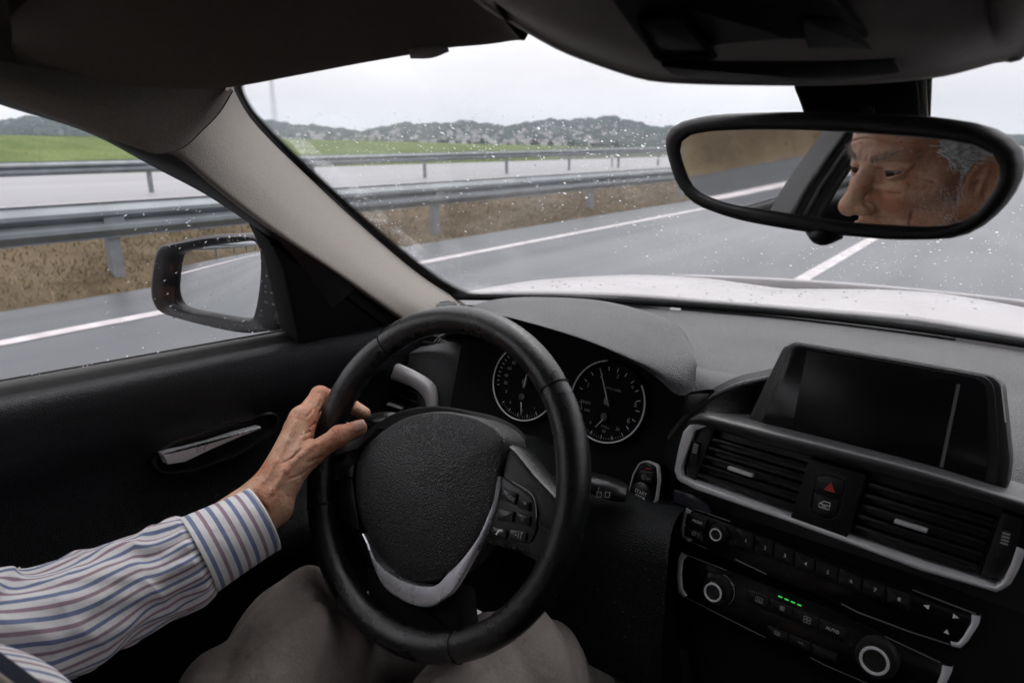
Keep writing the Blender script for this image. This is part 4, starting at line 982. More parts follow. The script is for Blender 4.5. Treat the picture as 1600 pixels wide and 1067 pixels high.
# side flank of the stack: arch with the start button
AR = [(1260, 580), (1200, 592), (1150, 604), (1105, 628), (1070, 655), (1040, 692), (1018, 735), (1004, 790), (998, 860), (1000, 960), (1012, 1080)]
AF = [(1230, 690), (1190, 672), (1140, 655), (1098, 648), (1074, 658), (1062, 690), (1056, 735), (1053, 790), (1052, 860), (1056, 960), (1070, 1090)]
rA = [atY(x, y, .75 if i < 2 else .735) for i, (x, y) in enumerate(AR)]; rF = [f1.P(*f1.px(x, y, -.006), -.006) if i > 2 else atY(x, y, (.745, .745, .72)[i]) for i, (x, y) in enumerate(AF)]
rA0 = [p+np.array([-.012, .03, -.0]) for p in rA]
rM = [a*.55+b*.45+np.array([-.002, .002, .0]) for a, b in zip(rA, rF)]
loft('stack_flank', [rA0, rA, rM, rF], M_darkvinyl, dash, n=60, sub=7, auto=60)
tube('flank_piping', rA[:6], .004, M_dash, dash, seg=8, smooth=6)
# ledge over the vents
L0 = [(1090, 648), (1106, 642), (1166, 652), (1300, 684), (1450, 723), (1590, 767), (1760, 815)]
L2 = [(1072, 664), (1104, 666), (1200, 694), (1330, 727), (1460, 761), (1600, 802), (1760, 850)]
L1 = [((a+c)/2-1, (b+d)/2-3) for (a, b), (c, d) in zip(L0, L2)]
rows = [[f3.P(*f3.px(x, y, -.02), -.02)+np.array([0, .02, .0]) for x, y in L0], [f3.P(*f3.px(x, y, -.008), -.008) for x, y in L0], [f1.P(*f1.px(x, y, .010), .010) for x, y in L1], [f1.P(*f1.px(x, y, .006), .006) for x, y in L2], [f1.P(*f1.px(x, y+1, -.02), -.02) for x, y in L2]]
loft('vent_ledge', rows, M_satin if False else mat('grey_trim', (.045, .045, .047), .42, bumps=(('noise', 1500, .0002, .3),)), dash, n=50, sub=6, auto=60)
# silver frame of the vents
so = [(1077, 660), (1066, 690), (1058, 733), (1063, 748), (1090, 760), (1212, 803), (1321, 842), (1440, 885), (1560, 921), (1578, 908), (1594, 880), (1610, 850), (1610, 845), (1600, 830), (1594, 838)]
def band(name, fr, L, R_, w0, w1, m, parent, n=60):
    A = resample(fr.poly(L), n); B = resample(fr.poly(R_), n); V = []
    for w, f in ((w0, 0), (w1-.0006, 0), (w1, .2), (w1, .8), (w1-.0006, 1), (w0, 1)): V.extend(fr.P(*(a+(b-a)*f), w) for a, b in zip(A, B))
    return mesh(name, V, grid_faces(6, n), m, parent, auto=40)
cv = empty('centre_air_vents', (0, 0, 0), None, None); cv.parent = dash
cv.location = (0, 0, 0)
band('silver_frame', f1, [(1084, 660), (1072, 672), (1064, 700), (1058, 733), (1063, 748), (1090, 762), (1212, 804), (1321, 843), (1440, 887), (1560, 921), (1580, 909), (1594, 884), (1604, 855)],
     [(1110, 664), (1089, 671), (1078, 700), (1067, 732), (1070, 743), (1092, 753), (1212, 796), (1321, 835), (1440, 878), (1556, 914), (1568, 904), (1580, 880), (1590, 850)], -.012, .007, M_silver, cv, n=90)
VB = [(1086, 664), (1600, 806), (1600, 850), (1574, 905), (1556, 916), (1064, 748), (1062, 735)]
prism('vent_back', f1, f1.poly(VB), -.03, -.02, M_matte, cv, bev=0)
# slats
def lerp(a, b, t): return (a[0]+(b[0]-a[0])*t, a[1]+(b[1]-a[1])*t)
def slats(tl, tr, bl, br, n, nm='vent_slat'):
    for k in range(n):
        t = (k+.5)/n; a, b = lerp(tl, bl, t), lerp(tr, br, t); A, B = f1.px(*a), f1.px(*b); h = .0022
        prism(nm, f1, [A-[0, h], B-[0, h], B+[0, h], A+[0, h]], -.019, -.002, M_satin, cv, bev=.0009)
slats((1112, 680), (1262, 722), (1086, 748), (1240, 800), 5)
slats((1360, 750), (1556, 806), (1328, 830), (1524, 897), 5)
for a, b in (((1138, 730), (1177, 743)), ((1398, 813), (1449, 829))):
    A, B = f1.px(*a), f1.px(*b); prism('vent_tab', f1, rr([A-[0, .0018], B-[0, .0018], B+[0, .0018], A+[0, .0018]], .001), -.004, .003, M_silver, cv, bev=.0006)
# end plates with thumb wheels
for pl, wc, tl in (([(1093, 664), (1116, 672), (1085, 752), (1071, 744), (1070, 732)], (1087, 708), (1091, 690)), ([(1565, 800), (1600, 812), (1583, 880), (1566, 905), (1532, 900)], (1569, 850), (1574, 828))):
    prism('vent_end_plate', f1, rr(f1.poly(pl), .002), -.015, -.0005, M_black, cv, bev=.0008)
    c = f1.px(*wc); d_ = nrm(f1.px(*tl)-f1.px(wc[0], wc[1])); n_ = np.array([d_[1], -d_[0]])
    prism('thumb_wheel', f1, rr([c-d_*.014-n_*.0042, c-d_*.014+n_*.0042, c+d_*.014+n_*.0042, c+d_*.014-n_*.0042], .003), -.004, .004, M_rubber, cv, bev=.0015)
    strokes('wheel_marks', f1, [[c+d_*(.002+.003*k)-n_*.0028, c+d_*(.002+.003*k)+n_*.0028] for k in range(4)], .0015, M_print_dim, cv, w=.0043)
# hazard block between the vents
blk = prism('hazard_block', f1, rr(f1.poly([(1267, 715), (1356, 740), (1326, 837), (1238, 807)]), .002), -.02, .006, M_black, cv, bev=.001)
HB = [(1280, 742), (1300, 739), (1323, 748), (1322, 765), (1311, 803), (1295, 806), (1272, 797), (1270, 785)]
ringprism('button_surround', f1, rr(f1.poly([(1276, 738), (1300, 734), (1327, 745), (1326, 766), (1314, 807), (1295, 811), (1268, 801), (1266, 785)]), .003), rr(f1.poly(HB), .003), .002, .0068, M_rubber, cv)
prism('hazard_button', f1, rr(f1.poly([(1280, 742), (1300, 739), (1323, 748), (1322, 765), (1317, 776), (1275, 764)]), .003), .0, .0085, M_satin, cv, bev=.0012)
prism('lock_button', f1, rr(f1.poly([(1275, 766), (1316, 778), (1311, 803), (1295, 806), (1272, 797)]), .003), .0, .0080, M_satin, cv, bev=.0012)
t0 = f1.px(1297, 761, .0087)
tri = lambda r: [(t0[0]+r*math.sin(a), t0[1]-.001+r*math.cos(a)) for a in (0, 2*math.pi/3, 4*math.pi/3)]
V = [f1.P(*q, .0087) for q in tri(.0062)]; mesh('hazard_triangle', V, [(0, 2, 1)], M_red, cv, smooth=False)
strokes('hazard_line', f1, [tri(.0032)+tri(.0032)[:1]], .0007, M_black, cv, w=.0089)
c = f1.px(1288, 789, .0082)
strokes('lock_symbol', f1, [[c+[-.005, -.003], c+[.005, -.003], c+[.005, .0005], c+[-.005, .0005], c+[-.005, -.003]], [c+[-.004, .0005], c+[-.001, .004], c+[.005, .004], c+[.005, .0005]], [c+[-.002, -.0012], c+[.002, -.0012]]], .0008, M_print, cv, w=.0084)

# ---- screen on top of the dash
scr = empty('display', (0, 0, 0), None, None); scr.parent = dash; scr['label'] = 'wide dark display screen standing on the dash'
HOUS = [(1163, 662), (1172, 640), (1221, 540), (1238, 532), (1400, 559), (1552, 586), (1567, 601), (1574, 660), (1580, 720), (1574, 766), (1460, 735), (1300, 696)]
M_scrb = mat('screen_frame', (.012, .012, .013), .35)
prism('display_housing', f3, rr(f3.poly(HOUS), .006), -.030, -.004, M_scrb, scr, bev=.004)
GLS = [(1189, 660), (1197, 640), (1234, 546), (1246, 540), (1400, 567), (1530, 591), (1541, 604), (1545, 660), (1546, 710), (1540, 754), (1300, 692)]
prism('display_rim', f3, rr(f3.poly([(1180, 660), (1190, 638), (1229, 543), (1243, 536.5), (1400, 563), (1540, 588), (1553, 602), (1558, 660), (1561, 715), (1556, 760), (1300, 695)]), .005), -.006, -.0015, M_satin, scr, bev=.001)
prism('display_glass', f3, rr(f3.poly(GLS), .004), -.004, .0, M_piano, scr, bev=.0006)
M_scr = mat('dark_screen', (.0025, .0028, .003), .3, spec=.25)
prism('display_panel', f3, f3.poly([(1238, 667), (1261, 548), (1400, 573), (1496, 597), (1470, 731), (1350, 698)]), -.001, .0005, M_scr, scr, bev=.0002)
strokes('panel_edge_highlight', f3, [[f3.px(1498, 600), f3.px(1471, 730)]], .0028, mat('panel_edge_highlight', (.09, .09, .095), .4), scr, w=.0007)  # lit edge of the panel, its highlight painted as a grey line
strokes('rim_highlight', f3, [[f3.px(x, y) for x, y in ((1226, 541), (1240, 533.5), (1400, 560), (1551, 587), (1564, 600), (1571, 660))]], .0011, M_silver, scr, w=-.0036)

# ---- radio panel
radio = empty('radio_panel', (0, 0, 0), None, None); radio.parent = dash
RP = [(1071, 794), (1141, 818), (1200, 840), (1330, 886), (1430, 925), (1530, 962), (1529, 975), (1499, 1009), (1420, 982), (1320, 945), (1199, 899), (1104, 858), (1067, 836)]
prism('radio_face', f2, rr(f2.poly(RP), .002), -.010, .001, M_piano, radio, bev=.0008)
band('silver_edge', f2, [(1074, 792), (1070, 800), (1066, 822), (1067, 837), (1078, 846)], [(1083, 797), (1077, 804), (1073, 822), (1074, 833), (1083, 843)], -.004, .003, M_silver, radio, n=20)
band('silver_edge', f2, [(1532, 961), (1530, 974), (1513, 1000), (1501, 1011), (1488, 1008)], [(1519, 958), (1518, 972), (1505, 994), (1497, 1003), (1486, 1001)], -.004, .003, M_silver, radio, n=20)
M_thin = mat('thin_silver_line', (.30, .30, .31), .4, metal=.6)
for L in ([(1078, 792), (1142, 814)], [(1082, 846), (1106, 857)], [(1150, 873), (1199, 896.5)], [(1315, 942), (1340, 955), (1420, 985), (1492, 1008)], [(1426, 920), (1525, 958)]):
    strokes('silver_line', f2, [[f2.px(x, y) for x, y in L]], .0011, M_thin, radio, w=.0016)
def knob(fr, px, r, m_top, parent, h=.014, skirt=1.5, off=(0, 0)):
    c = fr.px(*px, h); 
    lathe('knob_skirt', fr, c, [(r*skirt, .0), (r*skirt, h*.45), (r*skirt*.93, h*.6), (r*1.05, h*.62)], M_rubber, parent)
    lathe('knob', fr, c, [(r*1.08, h*.3), (r*1.05, h*.95), (r*.95, h), (r*.74, h), (r*.70, h*.93), (0, h*.93)], M_satin, parent)
    th = np.linspace(0, 2*np.pi, 40, endpoint=False); V = []
    for q, w in ((r*1.0, h*1.0), (r*.97, h*1.07), (r*.82, h*1.07), (r*.78, h*1.0)): V.extend(fr.P(c[0]+q*math.cos(t), c[1]+q*math.sin(t), w) for t in th)
    mesh('knob_ring', V, grid_faces(4, 40, True), M_silver, parent, auto=40)
pxm = np.linalg.norm(f2.px(1240, 900)-f2.px(1241, 900))
knob(f2, (1118, 835), 10.5*pxm, None, radio)
def btn(fr, q, parent, nm='button', w=.004, m=None, r=.0012): return prism(nm, fr, rr(fr.poly(q), r), -.006, w, m or M_satin, parent, bev=.0009)
btn(f2, [(1076, 800), (1108, 811), (1101, 829), (1072, 818)], radio); btn(f2, [(1072, 820), (1100, 830), (1102, 849), (1071, 836)], radio)
text('button_text', f2, f2.px(1089.5, 815, .0042), 'MODE', 6.6*pxm, M_print, radio, w=.0043)
c = f2.px(1087, 834, .0042); strokes('button_symbol', f2, [circ(c+[-.002, 0], .0024, 12), [c+[-.004, -.0025], c+[.0, .0025]], [c+[.002, .002], c+[.0035, 0], c+[.005, .002]], [c+[.0035, 0], c+[.0035, -.003]]], .0006, M_print_dim, radio, w=.0043)
bx = [1151, 1181, 1211, 1243, 1276, 1312, 1349, 1386, 1425]
def rowy(x): return np.interp(x, [1151, 1211, 1276, 1349, 1425], [824, 847, 872.5, 900, 929])
for k in range(8):
    a, b = bx[k]+1.2, bx[k+1]-1.2
    btn(f2, [(a, rowy(a)), (b, rowy(b)), (b-1.5, rowy(b)+25), (a-1.5, rowy(a)+24)], radio, 'preset_button', w=.0045)
    text('button_text', f2, f2.px((a+b)/2-.5, rowy((a+b)/2)+14.5, .0045), str(k+1), 8.5*pxm, M_print, radio, w=.0048)
for px_, dr in (((1448, 947), 1), ((1493, 963), -1), ((1479, 987), 0)):
    c = f2.px(*px_, .0015); s = .0028; T = [(-s, 0), (s*.7, s*.8), (s*.7, -s*.8)] if dr == 1 else [(s, 0), (-s*.7, s*.8), (-s*.7, -s*.8)] if dr == -1 else [(0, s), (-s*.8, -s*.5), (s*.8, -s*.5)]
    V = [f2.P(c[0]+x, c[1]+y, .0016) for x, y in T]; mesh('arrow_symbol', V, [(0, 1, 2) if dr != 1 else (0, 2, 1)], M_print, radio, smooth=False)
# ---- climate panel
clim = empty('climate_panel', (0, 0, 0), None, None); clim.parent = dash
CP = [(1062, 864), (1135, 890), (1199, 914), (1300, 952), (1383, 992), (1487, 1040), (1484, 1052), (1468, 1080), (1360, 1069), (1267, 1026), (1197, 995), (1067, 930), (1061, 921)]
prism('climate_face', f2, rr(f2.poly(CP), .002), -.010, .001, M_piano, clim, bev=.0008)
band('silver_edge', f2, [(1066, 862), (1061, 872), (1059, 900), (1061, 924), (1070, 932)], [(1075, 867), (1068, 876), (1066, 900), (1068, 920), (1075, 930)], -.004, .003, M_silver, clim, n=20)
band('silver_edge', f2, [(1489, 1040), (1486, 1052), (1476, 1072), (1466, 1090)], [(1473, 1037), (1471, 1050), (1465, 1066), (1456, 1084)], -.004, .003, M_silver, clim, n=20)
for L in ([(1066, 863), (1136, 890)], [(1067, 930), (1197, 995)], [(1383, 993), (1470, 1034)], [(1267, 1026), (1290, 1038), (1400, 1085)]):
    strokes('silver_line', f2, [[f2.px(x, y) for x, y in L]], .0009, M_thin, clim, w=.0016)
knob(f2, (1114, 925), 15.5*pxm, None, clim, h=.018, skirt=1.55); knob(f2, (1366, 1032), 20*pxm, None, clim, h=.018, skirt=1.45)
for q, in (([(1168, 919), (1203, 932), (1203, 953), (1168, 938)],), ([(1204, 934), (1240, 948), (1240, 967), (1204, 953)],), ([(1242, 949), (1279, 964), (1279, 984), (1242, 968)],), ([(1281, 965), (1325, 982), (1323, 1002), (1281, 985)],), ([(1200, 975), (1232, 988), (1232, 1004), (1200, 990)],), ([(1234, 989), (1268, 1003), (1268, 1019), (1234, 1005)],), ([(1270, 1004), (1310, 1020), (1308, 1034), (1270, 1020)],)):
    btn(f2, q, clim, w=.003)
text('button_text', f2, f2.px(1301, 984, .003), 'AUTO', 7*pxm, M_print, clim, w=.0034)
text('button_text', f2, f2.px(1214, 989, .003), 'MAX', 4.6*pxm, M_print_dim, clim, w=.0034) if False else None
text('button_text', f2, f2.px(1251, 1004, .003), 'A/C', 5*pxm, M_print_dim, clim, w=.0034)
for s, x, y in (('20', 1354, 1006), ('22', 1379, 1005.5), ('24', 1399, 1026)): text('scale_figure', f2, f2.px(x, y, .002), s, 7*pxm, M_print_dim, clim, w=.0022)
c = f2.px(1366, 1032, .018); strokes('scale_marks', f2, [circ(c, 27*pxm, 6, rad(a), rad(a+22)) for a in (-25, 12, 48, 80, 115, 150)], .0007, M_print_dim, clim, w=.0022)
c = f2.px(1114, 925, .018); strokes('scale_marks', f2, [circ(c, 27*pxm, 14, rad(-40), rad(85))], .0006, M_print_dim, clim, w=.0022)
strokes('knob_pointer', f2, [[c+[-.004, .0105], c+[-.003, .0085]]], .0012, M_print, clim, w=.0182)
def defrost(px, s=1.0, w=.0034):
    c = f2.px(*px, w); a = .0042*s; strokes('button_symbol', f2, [[c+[-a, -a*.5], c+[a, -a*.5], c+[a*.85, a*.6], c+[-a*.85, a*.6], c+[-a, -a*.5]], [c+[-a*.5, -a*.7], c+[-a*.4, 0], c+[-a*.5, a*.3]], [c+[0, -a*.7], c+[.1*a, 0], c+[0, a*.3]], [c+[a*.5, -a*.7], c+[a*.6, 0], c+[a*.5, a*.3]]], .0006, M_print_dim, clim, w=w)
defrost((1186, 937)); defrost((1111, 900), .9, .002); defrost((1214, 989), .7)
def fan(px, s, w=.0034):
    c = f2.px(*px, w); strokes('button_symbol', f2, [circ(c+np.array([math.cos(a), math.sin(a)])*.0022*s, .0015*s, 10) for a in (.8, 2.37, 3.94, 5.5)], .0006, M_print_dim, clim, w=w)
fan((1261, 968), 1.1); fan((1222, 950), .7)
c = f2.px(1143, 914, .002); strokes('button_symbol', f2, [circ(c+[0, .002], .0012, 8), [c+[-.001, 0], c+[0, -.003], c+[.003, -.003]], [c+[.003, .002], c+[.0015, -.0005]]], .0006, M_print_dim, clim, w=.0022)
for k in range(4):
    x, y = 1219+9.9*k, 932+4.3*k; a, b = f2.px(x-3, y-1.3, .002), f2.px(x+3, y+1.3, .002)
    d_ = np.array([0, .00055]); prism('indicator_light', f2, [a-d_, b-d_, b+d_, a+d_], .0, .0022, M_led, clim, bev=.0)
# glossy trim strip between vents and radio
prism('gloss_trim', f2, f2.poly([(1056, 764), (1085, 772), (1110, 790), (1112, 802), (1080, 792), (1054, 784)]), -.006, .004, mat('blue_black_gloss', (.03, .032, .042), .2), dash, bev=.001)
# ---- start button
fb = Fr(f1.P(*f1.px(1006, 765, -.012), -.012)+np.array([-.016, -.014, .004]), (math.cos(rad(14)), -math.sin(rad(14)), 0), (-.24, -.93, .26))
stp = empty('start_button_panel', (0, 0, 0), None, None); stp.parent = dash
OV = [(1000, 722), (1012, 719), (1029, 726), (1031, 750), (1027, 780), (1016, 799), (1003, 807), (990, 803), (982, 790), (983, 768), (990, 740)]
IN = [(1001, 724.5), (1012, 721.5), (1027, 728), (1029, 750), (1025, 779), (1014.5, 797), (1003, 804.5), (991.5, 801), (984.2, 789), (985, 768.5), (992, 741)]
prism('start_panel_face', fb, rr(fb.poly(IN), .003), -.02, .001, M_piano, stp, bev=.0005)
ringprism('silver_surround', fb, rr(fb.poly(OV), .003), rr(fb.poly(IN), .003), -.003, .0022, M_silver, stp)
prism('stop_start_button', fb, rr(fb.poly([(1001, 734), (1022, 737), (1021, 755), (997, 753)]), .002), -.005, .004, M_satin, stp, bev=.001)
pb = np.linalg.norm(fb.px(1006, 765)-fb.px(1007, 765))
lathe('start_button', fb, fb.px(1003, 774), [(17*pb, 0), (17*pb, .0045), (15*pb, .006), (0, .0062)], M_satin, stp)
text('button_text', fb, fb.px(1001, 769.5, .0065), 'START', 6.4*pb, M_print, stp, w=.0066); text('button_text', fb, fb.px(1000, 777, .0065), 'STOP', 6.4*pb, M_print, stp, w=.0066); text('button_text', fb, fb.px(999, 784.5, .0065), 'ENGINE', 3.6*pb, M_print_dim, stp, w=.0066)
c = fb.px(1006, 745, .004); strokes('button_symbol', fb, [circ(c, .0028, 14, .6, 5.6), [c+[-.001, -.001], c+[0, .0012], c+[.001, -.001]]], .0006, M_print_dim, stp, w=.0043); text('button_text', fb, c+[.0065, 0], 'OFF', 4*pb, M_print_dim, stp, w=.0043)
strokes('indicator_mark', fb, [[fb.px(1010, 731), fb.px(1019, 733)]], .0008, M_red, stp, w=.0014)
# dark centre tunnel and passenger side
box('tunnel', (CX-.12, -.4, .28), (CX+.14, .74, .50), M_matte, dash, bev=.02)
loft('passenger_dash', [[(x, .76, .93) for x in (.05, .3, .60)], [(x, .70, .88) for x in (.05, .3, .60)], [(x, .70, .74) for x in (.05, .3, .60)], [(x, .80, .55) for x in (.05, .3, .60)]], M_darkvinyl, dash, n=16, sub=5)

# ================================================================== STEERING WHEEL
WC = np.array([-.459, .481, .913]); TAU = rad(24.4)
fw = Fr(WC, (1, 0, 0), (0, -math.cos(TAU), math.sin(TAU)))
wheel = empty('steering_wheel', WC, 'black leather three spoke steering wheel with silver lower trim', 'steering wheel')
RW, RT_ = .1697, .0157
th = np.linspace(0, 2*np.pi, 161)[:-1]; ph = np.linspace(0, 2*np.pi, 25)[:-1]; V = []
SEAM = [rad(a) for a in (45, 132, 208, 300)]
for t in th:
    dd = min(abs((t-s+math.pi) % (2*math.pi)-math.pi) for s in SEAM)
    grip = 1+.05*math.exp(-((t-rad(22))/.22)**2)+.05*math.exp(-((t-rad(158))/.22)**2)
    rr2 = RT_*grip*(1-.05*math.exp(-(dd/.012)**2))
    for p in ph: V.append(fw.P((RW+rr2*.98*math.cos(p))*math.cos(t), (RW+rr2*.98*math.cos(p))*math.sin(t), rr2*1.05*math.sin(p)))
mesh('rim', V, grid_faces(160, 24, True, True), M_leather, wheel)
for s in SEAM:
    P = [fw.P((RW+RT_*1.0*math.cos(p))*math.cos(s), (RW+RT_*1.0*math.cos(p))*math.sin(s), RT_*1.05*math.sin(p)) for p in ph]; tube('rim_seam', P, .0007, M_matte, wheel, seg=5, smooth=0, closed=True)
WO = -.012
PAD = [(554, 727), (562, 705), (577, 686), (619, 656), (655, 645), (690, 642), (730, 648), (758, 659), (779, 674), (788, 692), (780, 728), (773, 778), (760, 815), (744, 847), (722, 876), (699, 898), (680, 907), (653, 909), (625, 900), (602, 884), (585, 862), (571, 838), (560, 810), (554, 784), (552, 755)]
pad = resample(np.r_[catmull(fw.poly(PAD, WO+.012), 4, True), [fw.poly(PAD, WO+.012)[0]]], 97)[:-1]
prism('airbag_cover', fw, pad, WO-.03, WO+.012, M_airbag, wheel, bev=.006, dome=.012)
hubp = resample(np.r_[catmull(fw.poly([(x+(675-x)*-.05, y+(775-y)*-.05) for x, y in PAD], WO-.02), 3, True), [fw.poly([(x+(675-x)*-.05, y+(775-y)*-.05) for x, y in PAD], WO-.02)[0]]], 65)[:-1]
prism('hub_shroud', fw, hubp, WO-.06, WO-.006, M_matte, wheel, bev=.006)
def spoke(nm, pts, w0, w1, m, bev=.006): return prism(nm, fw, rr(fw.poly(pts, w1), .006), w0, w1, m, wheel, bev=bev)
spoke('spoke', [(787, 690), (803, 700), (835, 740), (862, 768), (880, 790), (868, 850), (840, 880), (800, 860), (760, 850), (748, 842), (776, 778), (778, 728)], WO-.03, WO+.004, M_leather)
spoke('spoke', [(552, 690), (520, 700), (498, 715), (494, 770), (510, 810), (548, 830), (566, 840), (552, 785)], WO-.03, WO+.004, M_leather)
spoke('spoke', [(570, 872), (690, 915), (714, 922), (722, 1002), (588, 990), (572, 930)], WO-.035, WO-.004, M_matte)
TRO = [(782, 744), (781, 766), (773, 802), (758, 836), (735, 878), (709, 922), (690, 938), (671, 948), (648, 946), (622, 935), (598, 916), (585, 888), (573, 852), (566, 835)]
TRI = [(773, 744), (770, 767), (760, 800), (744, 834), (720, 870), (700, 893), (684, 911), (669, 915), (645, 912), (618, 901), (592, 882), (582, 868), (575, 848), (567, 833)]
A = resample(catmull(fw.poly(TRO, WO+.008), 6), 80); B = resample(catmull(fw.poly(TRI, WO+.010), 6), 80); V = []
for w, f in ((.002, .02), (.006, 0), (.0085, .12), (.010, .6), (.0095, .95), (.0, 1.0), (-.02, 1)): V.extend(fw.P(*(a+(b-a)*f), WO+w) for a, b in zip(A, B))
M_trim = mat('brushed_trim', (.84, .85, .88), .30, metal=.7, rvar=.08, vscale=50)
mesh('silver_trim', V, grid_faces(7, 80), M_trim, wheel, auto=50)
# dark plate and buttons on the right spoke
BP = [(781, 742), (800, 755), (832, 778), (840, 800), (838, 830), (828, 850), (770, 838), (762, 826), (775, 790)]
prism('button_plate', fw, rr(fw.poly(BP, WO+.006), .004), WO-.002, WO+.0065, M_black, wheel, bev=.001)
strokes('plate_edge', fw, [catmull(fw.poly([(800, 752), (826, 768), (836, 785), (838, 810)], WO+.007), 6)], .0007, M_thin, wheel, w=WO+.0069)
pw = np.linalg.norm(fw.px(790, 790)-fw.px(791, 790))
def wb(q, s, c, sz, nm='button'):
    prism(nm, fw, rr(fw.poly(q, WO+.009), .0012), WO+.002, WO+.0095, M_satin, wheel, bev=.001)
    if s: text('button_text', fw, fw.px(*c, WO+.0097), s, sz*pw, M_print_dim, wheel, w=WO+.0098, rot=-.28)
wb([(785, 762), (808, 771), (805, 789), (781, 779)], 'MODE', (795, 775), 7)
wb([(810, 776), (828, 784), (827, 799), (808, 792)], '+', (820, 786.5), 11); wb([(808, 801), (829, 806), (827, 822), (806, 817)], '-', (816, 811), 11)
wb([(779, 795), (803, 799), (801, 816), (776, 812)], '', None, 0, 'roller')
wb([(770, 822), (793, 829), (790, 843), (767, 836)], '', None, 0); wb([(797, 826), (823, 832), (821, 846), (795, 842)], '', None, 0)
c = fw.px(780, 832, WO+.0097); strokes('phone_symbol', fw, [catmull([c+[.003, .0032], c+[-.001, .002], c+[-.003, -.003]], 5)], .0016, M_print, wheel, w=WO+.0098)
c = fw.px(810, 835.5, WO+.0097); strokes('voice_symbol', fw, [[c+[-.004, -.001], c+[-.002, -.001]], [c+[0, -.003], c+[.0, .002]], [c+[.003, -.003], c+[.003, .002]], circ(c+[.003, .003], .0008, 8)], .0007, M_print_dim, wheel, w=WO+.0098)
# left spoke controls, mostly behind the hand
prism('button_plate', fw, rr(fw.poly([(500, 735), (548, 715), (552, 760), (562, 830), (520, 800), (503, 770)], WO+.006), .004), WO-.002, WO+.0065, M_black, wheel, bev=.001)
prism('button', fw, rr(fw.poly([(536, 728), (553, 724), (551, 746), (534, 744)], WO+.010), .0015), WO+.002, WO+.010, M_satin, wheel, bev=.0015)
prism('button', fw, rr(fw.poly([(520, 738), (530, 734), (529, 750), (520, 752)], WO+.010), .0015), WO+.002, WO+.010, M_satin, wheel, bev=.0015)
prism('spoke_trim', fw, rr(fw.poly([(513, 700), (556, 686), (590, 668), (583, 676), (560, 700), (516, 714)], WO+.008), .002), WO-.002, WO+.008, M_dash, wheel, bev=.001)
# column shroud
tube('column_shroud', [fw.P(0, -.012, -.05), fw.P(0, -.012, -.09), fw.P(0, -.02, -.20)], [.062, .07, .078], M_black, wheel, seg=28)
# stalks
ws = tube('wiper_stalk', [fw.P(.05, .0, -.075), D(905, 752, .80), D(935, 758, .79), D(962, 766, .785), D(980, 772, .783)], [.010, .012, .0155, .0150, .011], M_satin, None, seg=16, flat=.75)
tag(ws, 'short black wiper stalk to the right behind the steering wheel', 'control stalk')
fk = Fr(D(945, 762, .770), CR*.98+CU*-.2, -ray(945, 762))
strokes('wiper_symbol', fk, [[fk.px(x, y) for x, y in ((933, 768), (939, 768), (940, 776), (932, 776), (933, 768))], [fk.px(x, y) for x, y in ((946, 768), (953, 769), (952, 777), (945, 776), (946, 768))], [fk.px(936, 761), fk.px(935, 765)], [fk.px(931, 748), fk.px(937, 749)], [fk.px(945, 751), fk.px(952, 754)]], .0006, M_print_dim, ws, w=.0006)
ws2 = tube('indicator_stalk', [fw.P(-.05, .0, -.075), D(625, 664, .82), D(595, 657, .83), D(578, 655, .835)], [.010, .0125, .0125, .008], M_satin, None, seg=16, flat=.8)
tag(ws2, 'black indicator stalk between the hand and the left air vent', 'control stalk')

# ================================================================== SUN VISOR, OVERHEAD CONSOLE
VL = [(16, 60), (24, 84), (60, 108), (180, 133), (300, 139), (366, 136), (470, 117), (560, 100), (640, 86), (664, 80), (690, 76), (760, 70), (800, 64), (822, 60)]
dl = np.interp([p[0] for p in VL], [0, 370, 822], [.49, .585, .535])
r0 = [D(x, y, d) for (x, y), d in zip(VL, dl)]
VT = [(18, 40), (40, 20), (90, -10), (200, -40), (330, -60), (430, -70), (500, -80), (560, -85), (640, -90), (680, -90), (700, -90), (730, -88), (742, -60), (775, 10)]
r1 = [D(x, y, d*.80)+np.array([0, 0, .0]) for (x, y), d in zip(VT, dl)]
rm1 = [a*.86+b*.14-np.array([0, 0, .004]) for a, b in zip(r0, r1)]
visor = empty('sun_visor', r0[6], 'folded dark sun visor above the driver along the top edge', 'sun visor')
loft('visor_board', [[p+np.array([0, .004, .016]) for p in r0], [p+np.array([0, .004, .006]) for p in r0], r0, rm1, [a*.5+b*.5-np.array([0, 0, .004]) for a, b in zip(r0, r1)], r1, [p+np.array([0, 0, .02]) for p in r1]], M_visor, visor, n=60, sub=4)
tube('visor_pivot', [D(640, 84, .545), D(672, 79, .545), D(700, 73, .545)], [.004, .006, .004], M_ovh, visor, seg=10)
# overhead console with lamp and switch panel
OC = [(962, 12), (985, 44), (1020, 90), (1046, 112), (1180, 126), (1300, 122), (1408, 108), (1385, 70), (1340, 34), (1290, -30), (930, -40)]
n_ = nrm(np.cross(D(1400, 100, .425)-D(1040, 105, .425), D(1200, -30, .355)-D(1200, 115, .435)))
if n_@ray(1200, 60) > 0: n_ = -n_
fo = Fr(D(1200, 70, .408), CR, n_)
ohc = empty('overhead_console', fo.O, 'dark overhead console with reading lamp above the mirror', 'overhead console')
prism('console_panel', fo, rr(fo.poly(OC), .006), -.012, .002, M_black, ohc, bev=.003)
LMP = [(1000, 26), (1060, 22), (1110, 76), (1028, 78)]
prism('lamp_lens', fo, rr(fo.poly(LMP), .004), -.002, .0035, mat('lamp_lens', (.05, .05, .05), .3), ohc, bev=.001)
ringprism('lamp_bezel', fo, rr(fo.poly([(990, 16), (1064, 12), (1124, 84), (1022, 86)]), .005), rr(fo.poly(LMP), .004), .0, .005, M_matte, ohc)
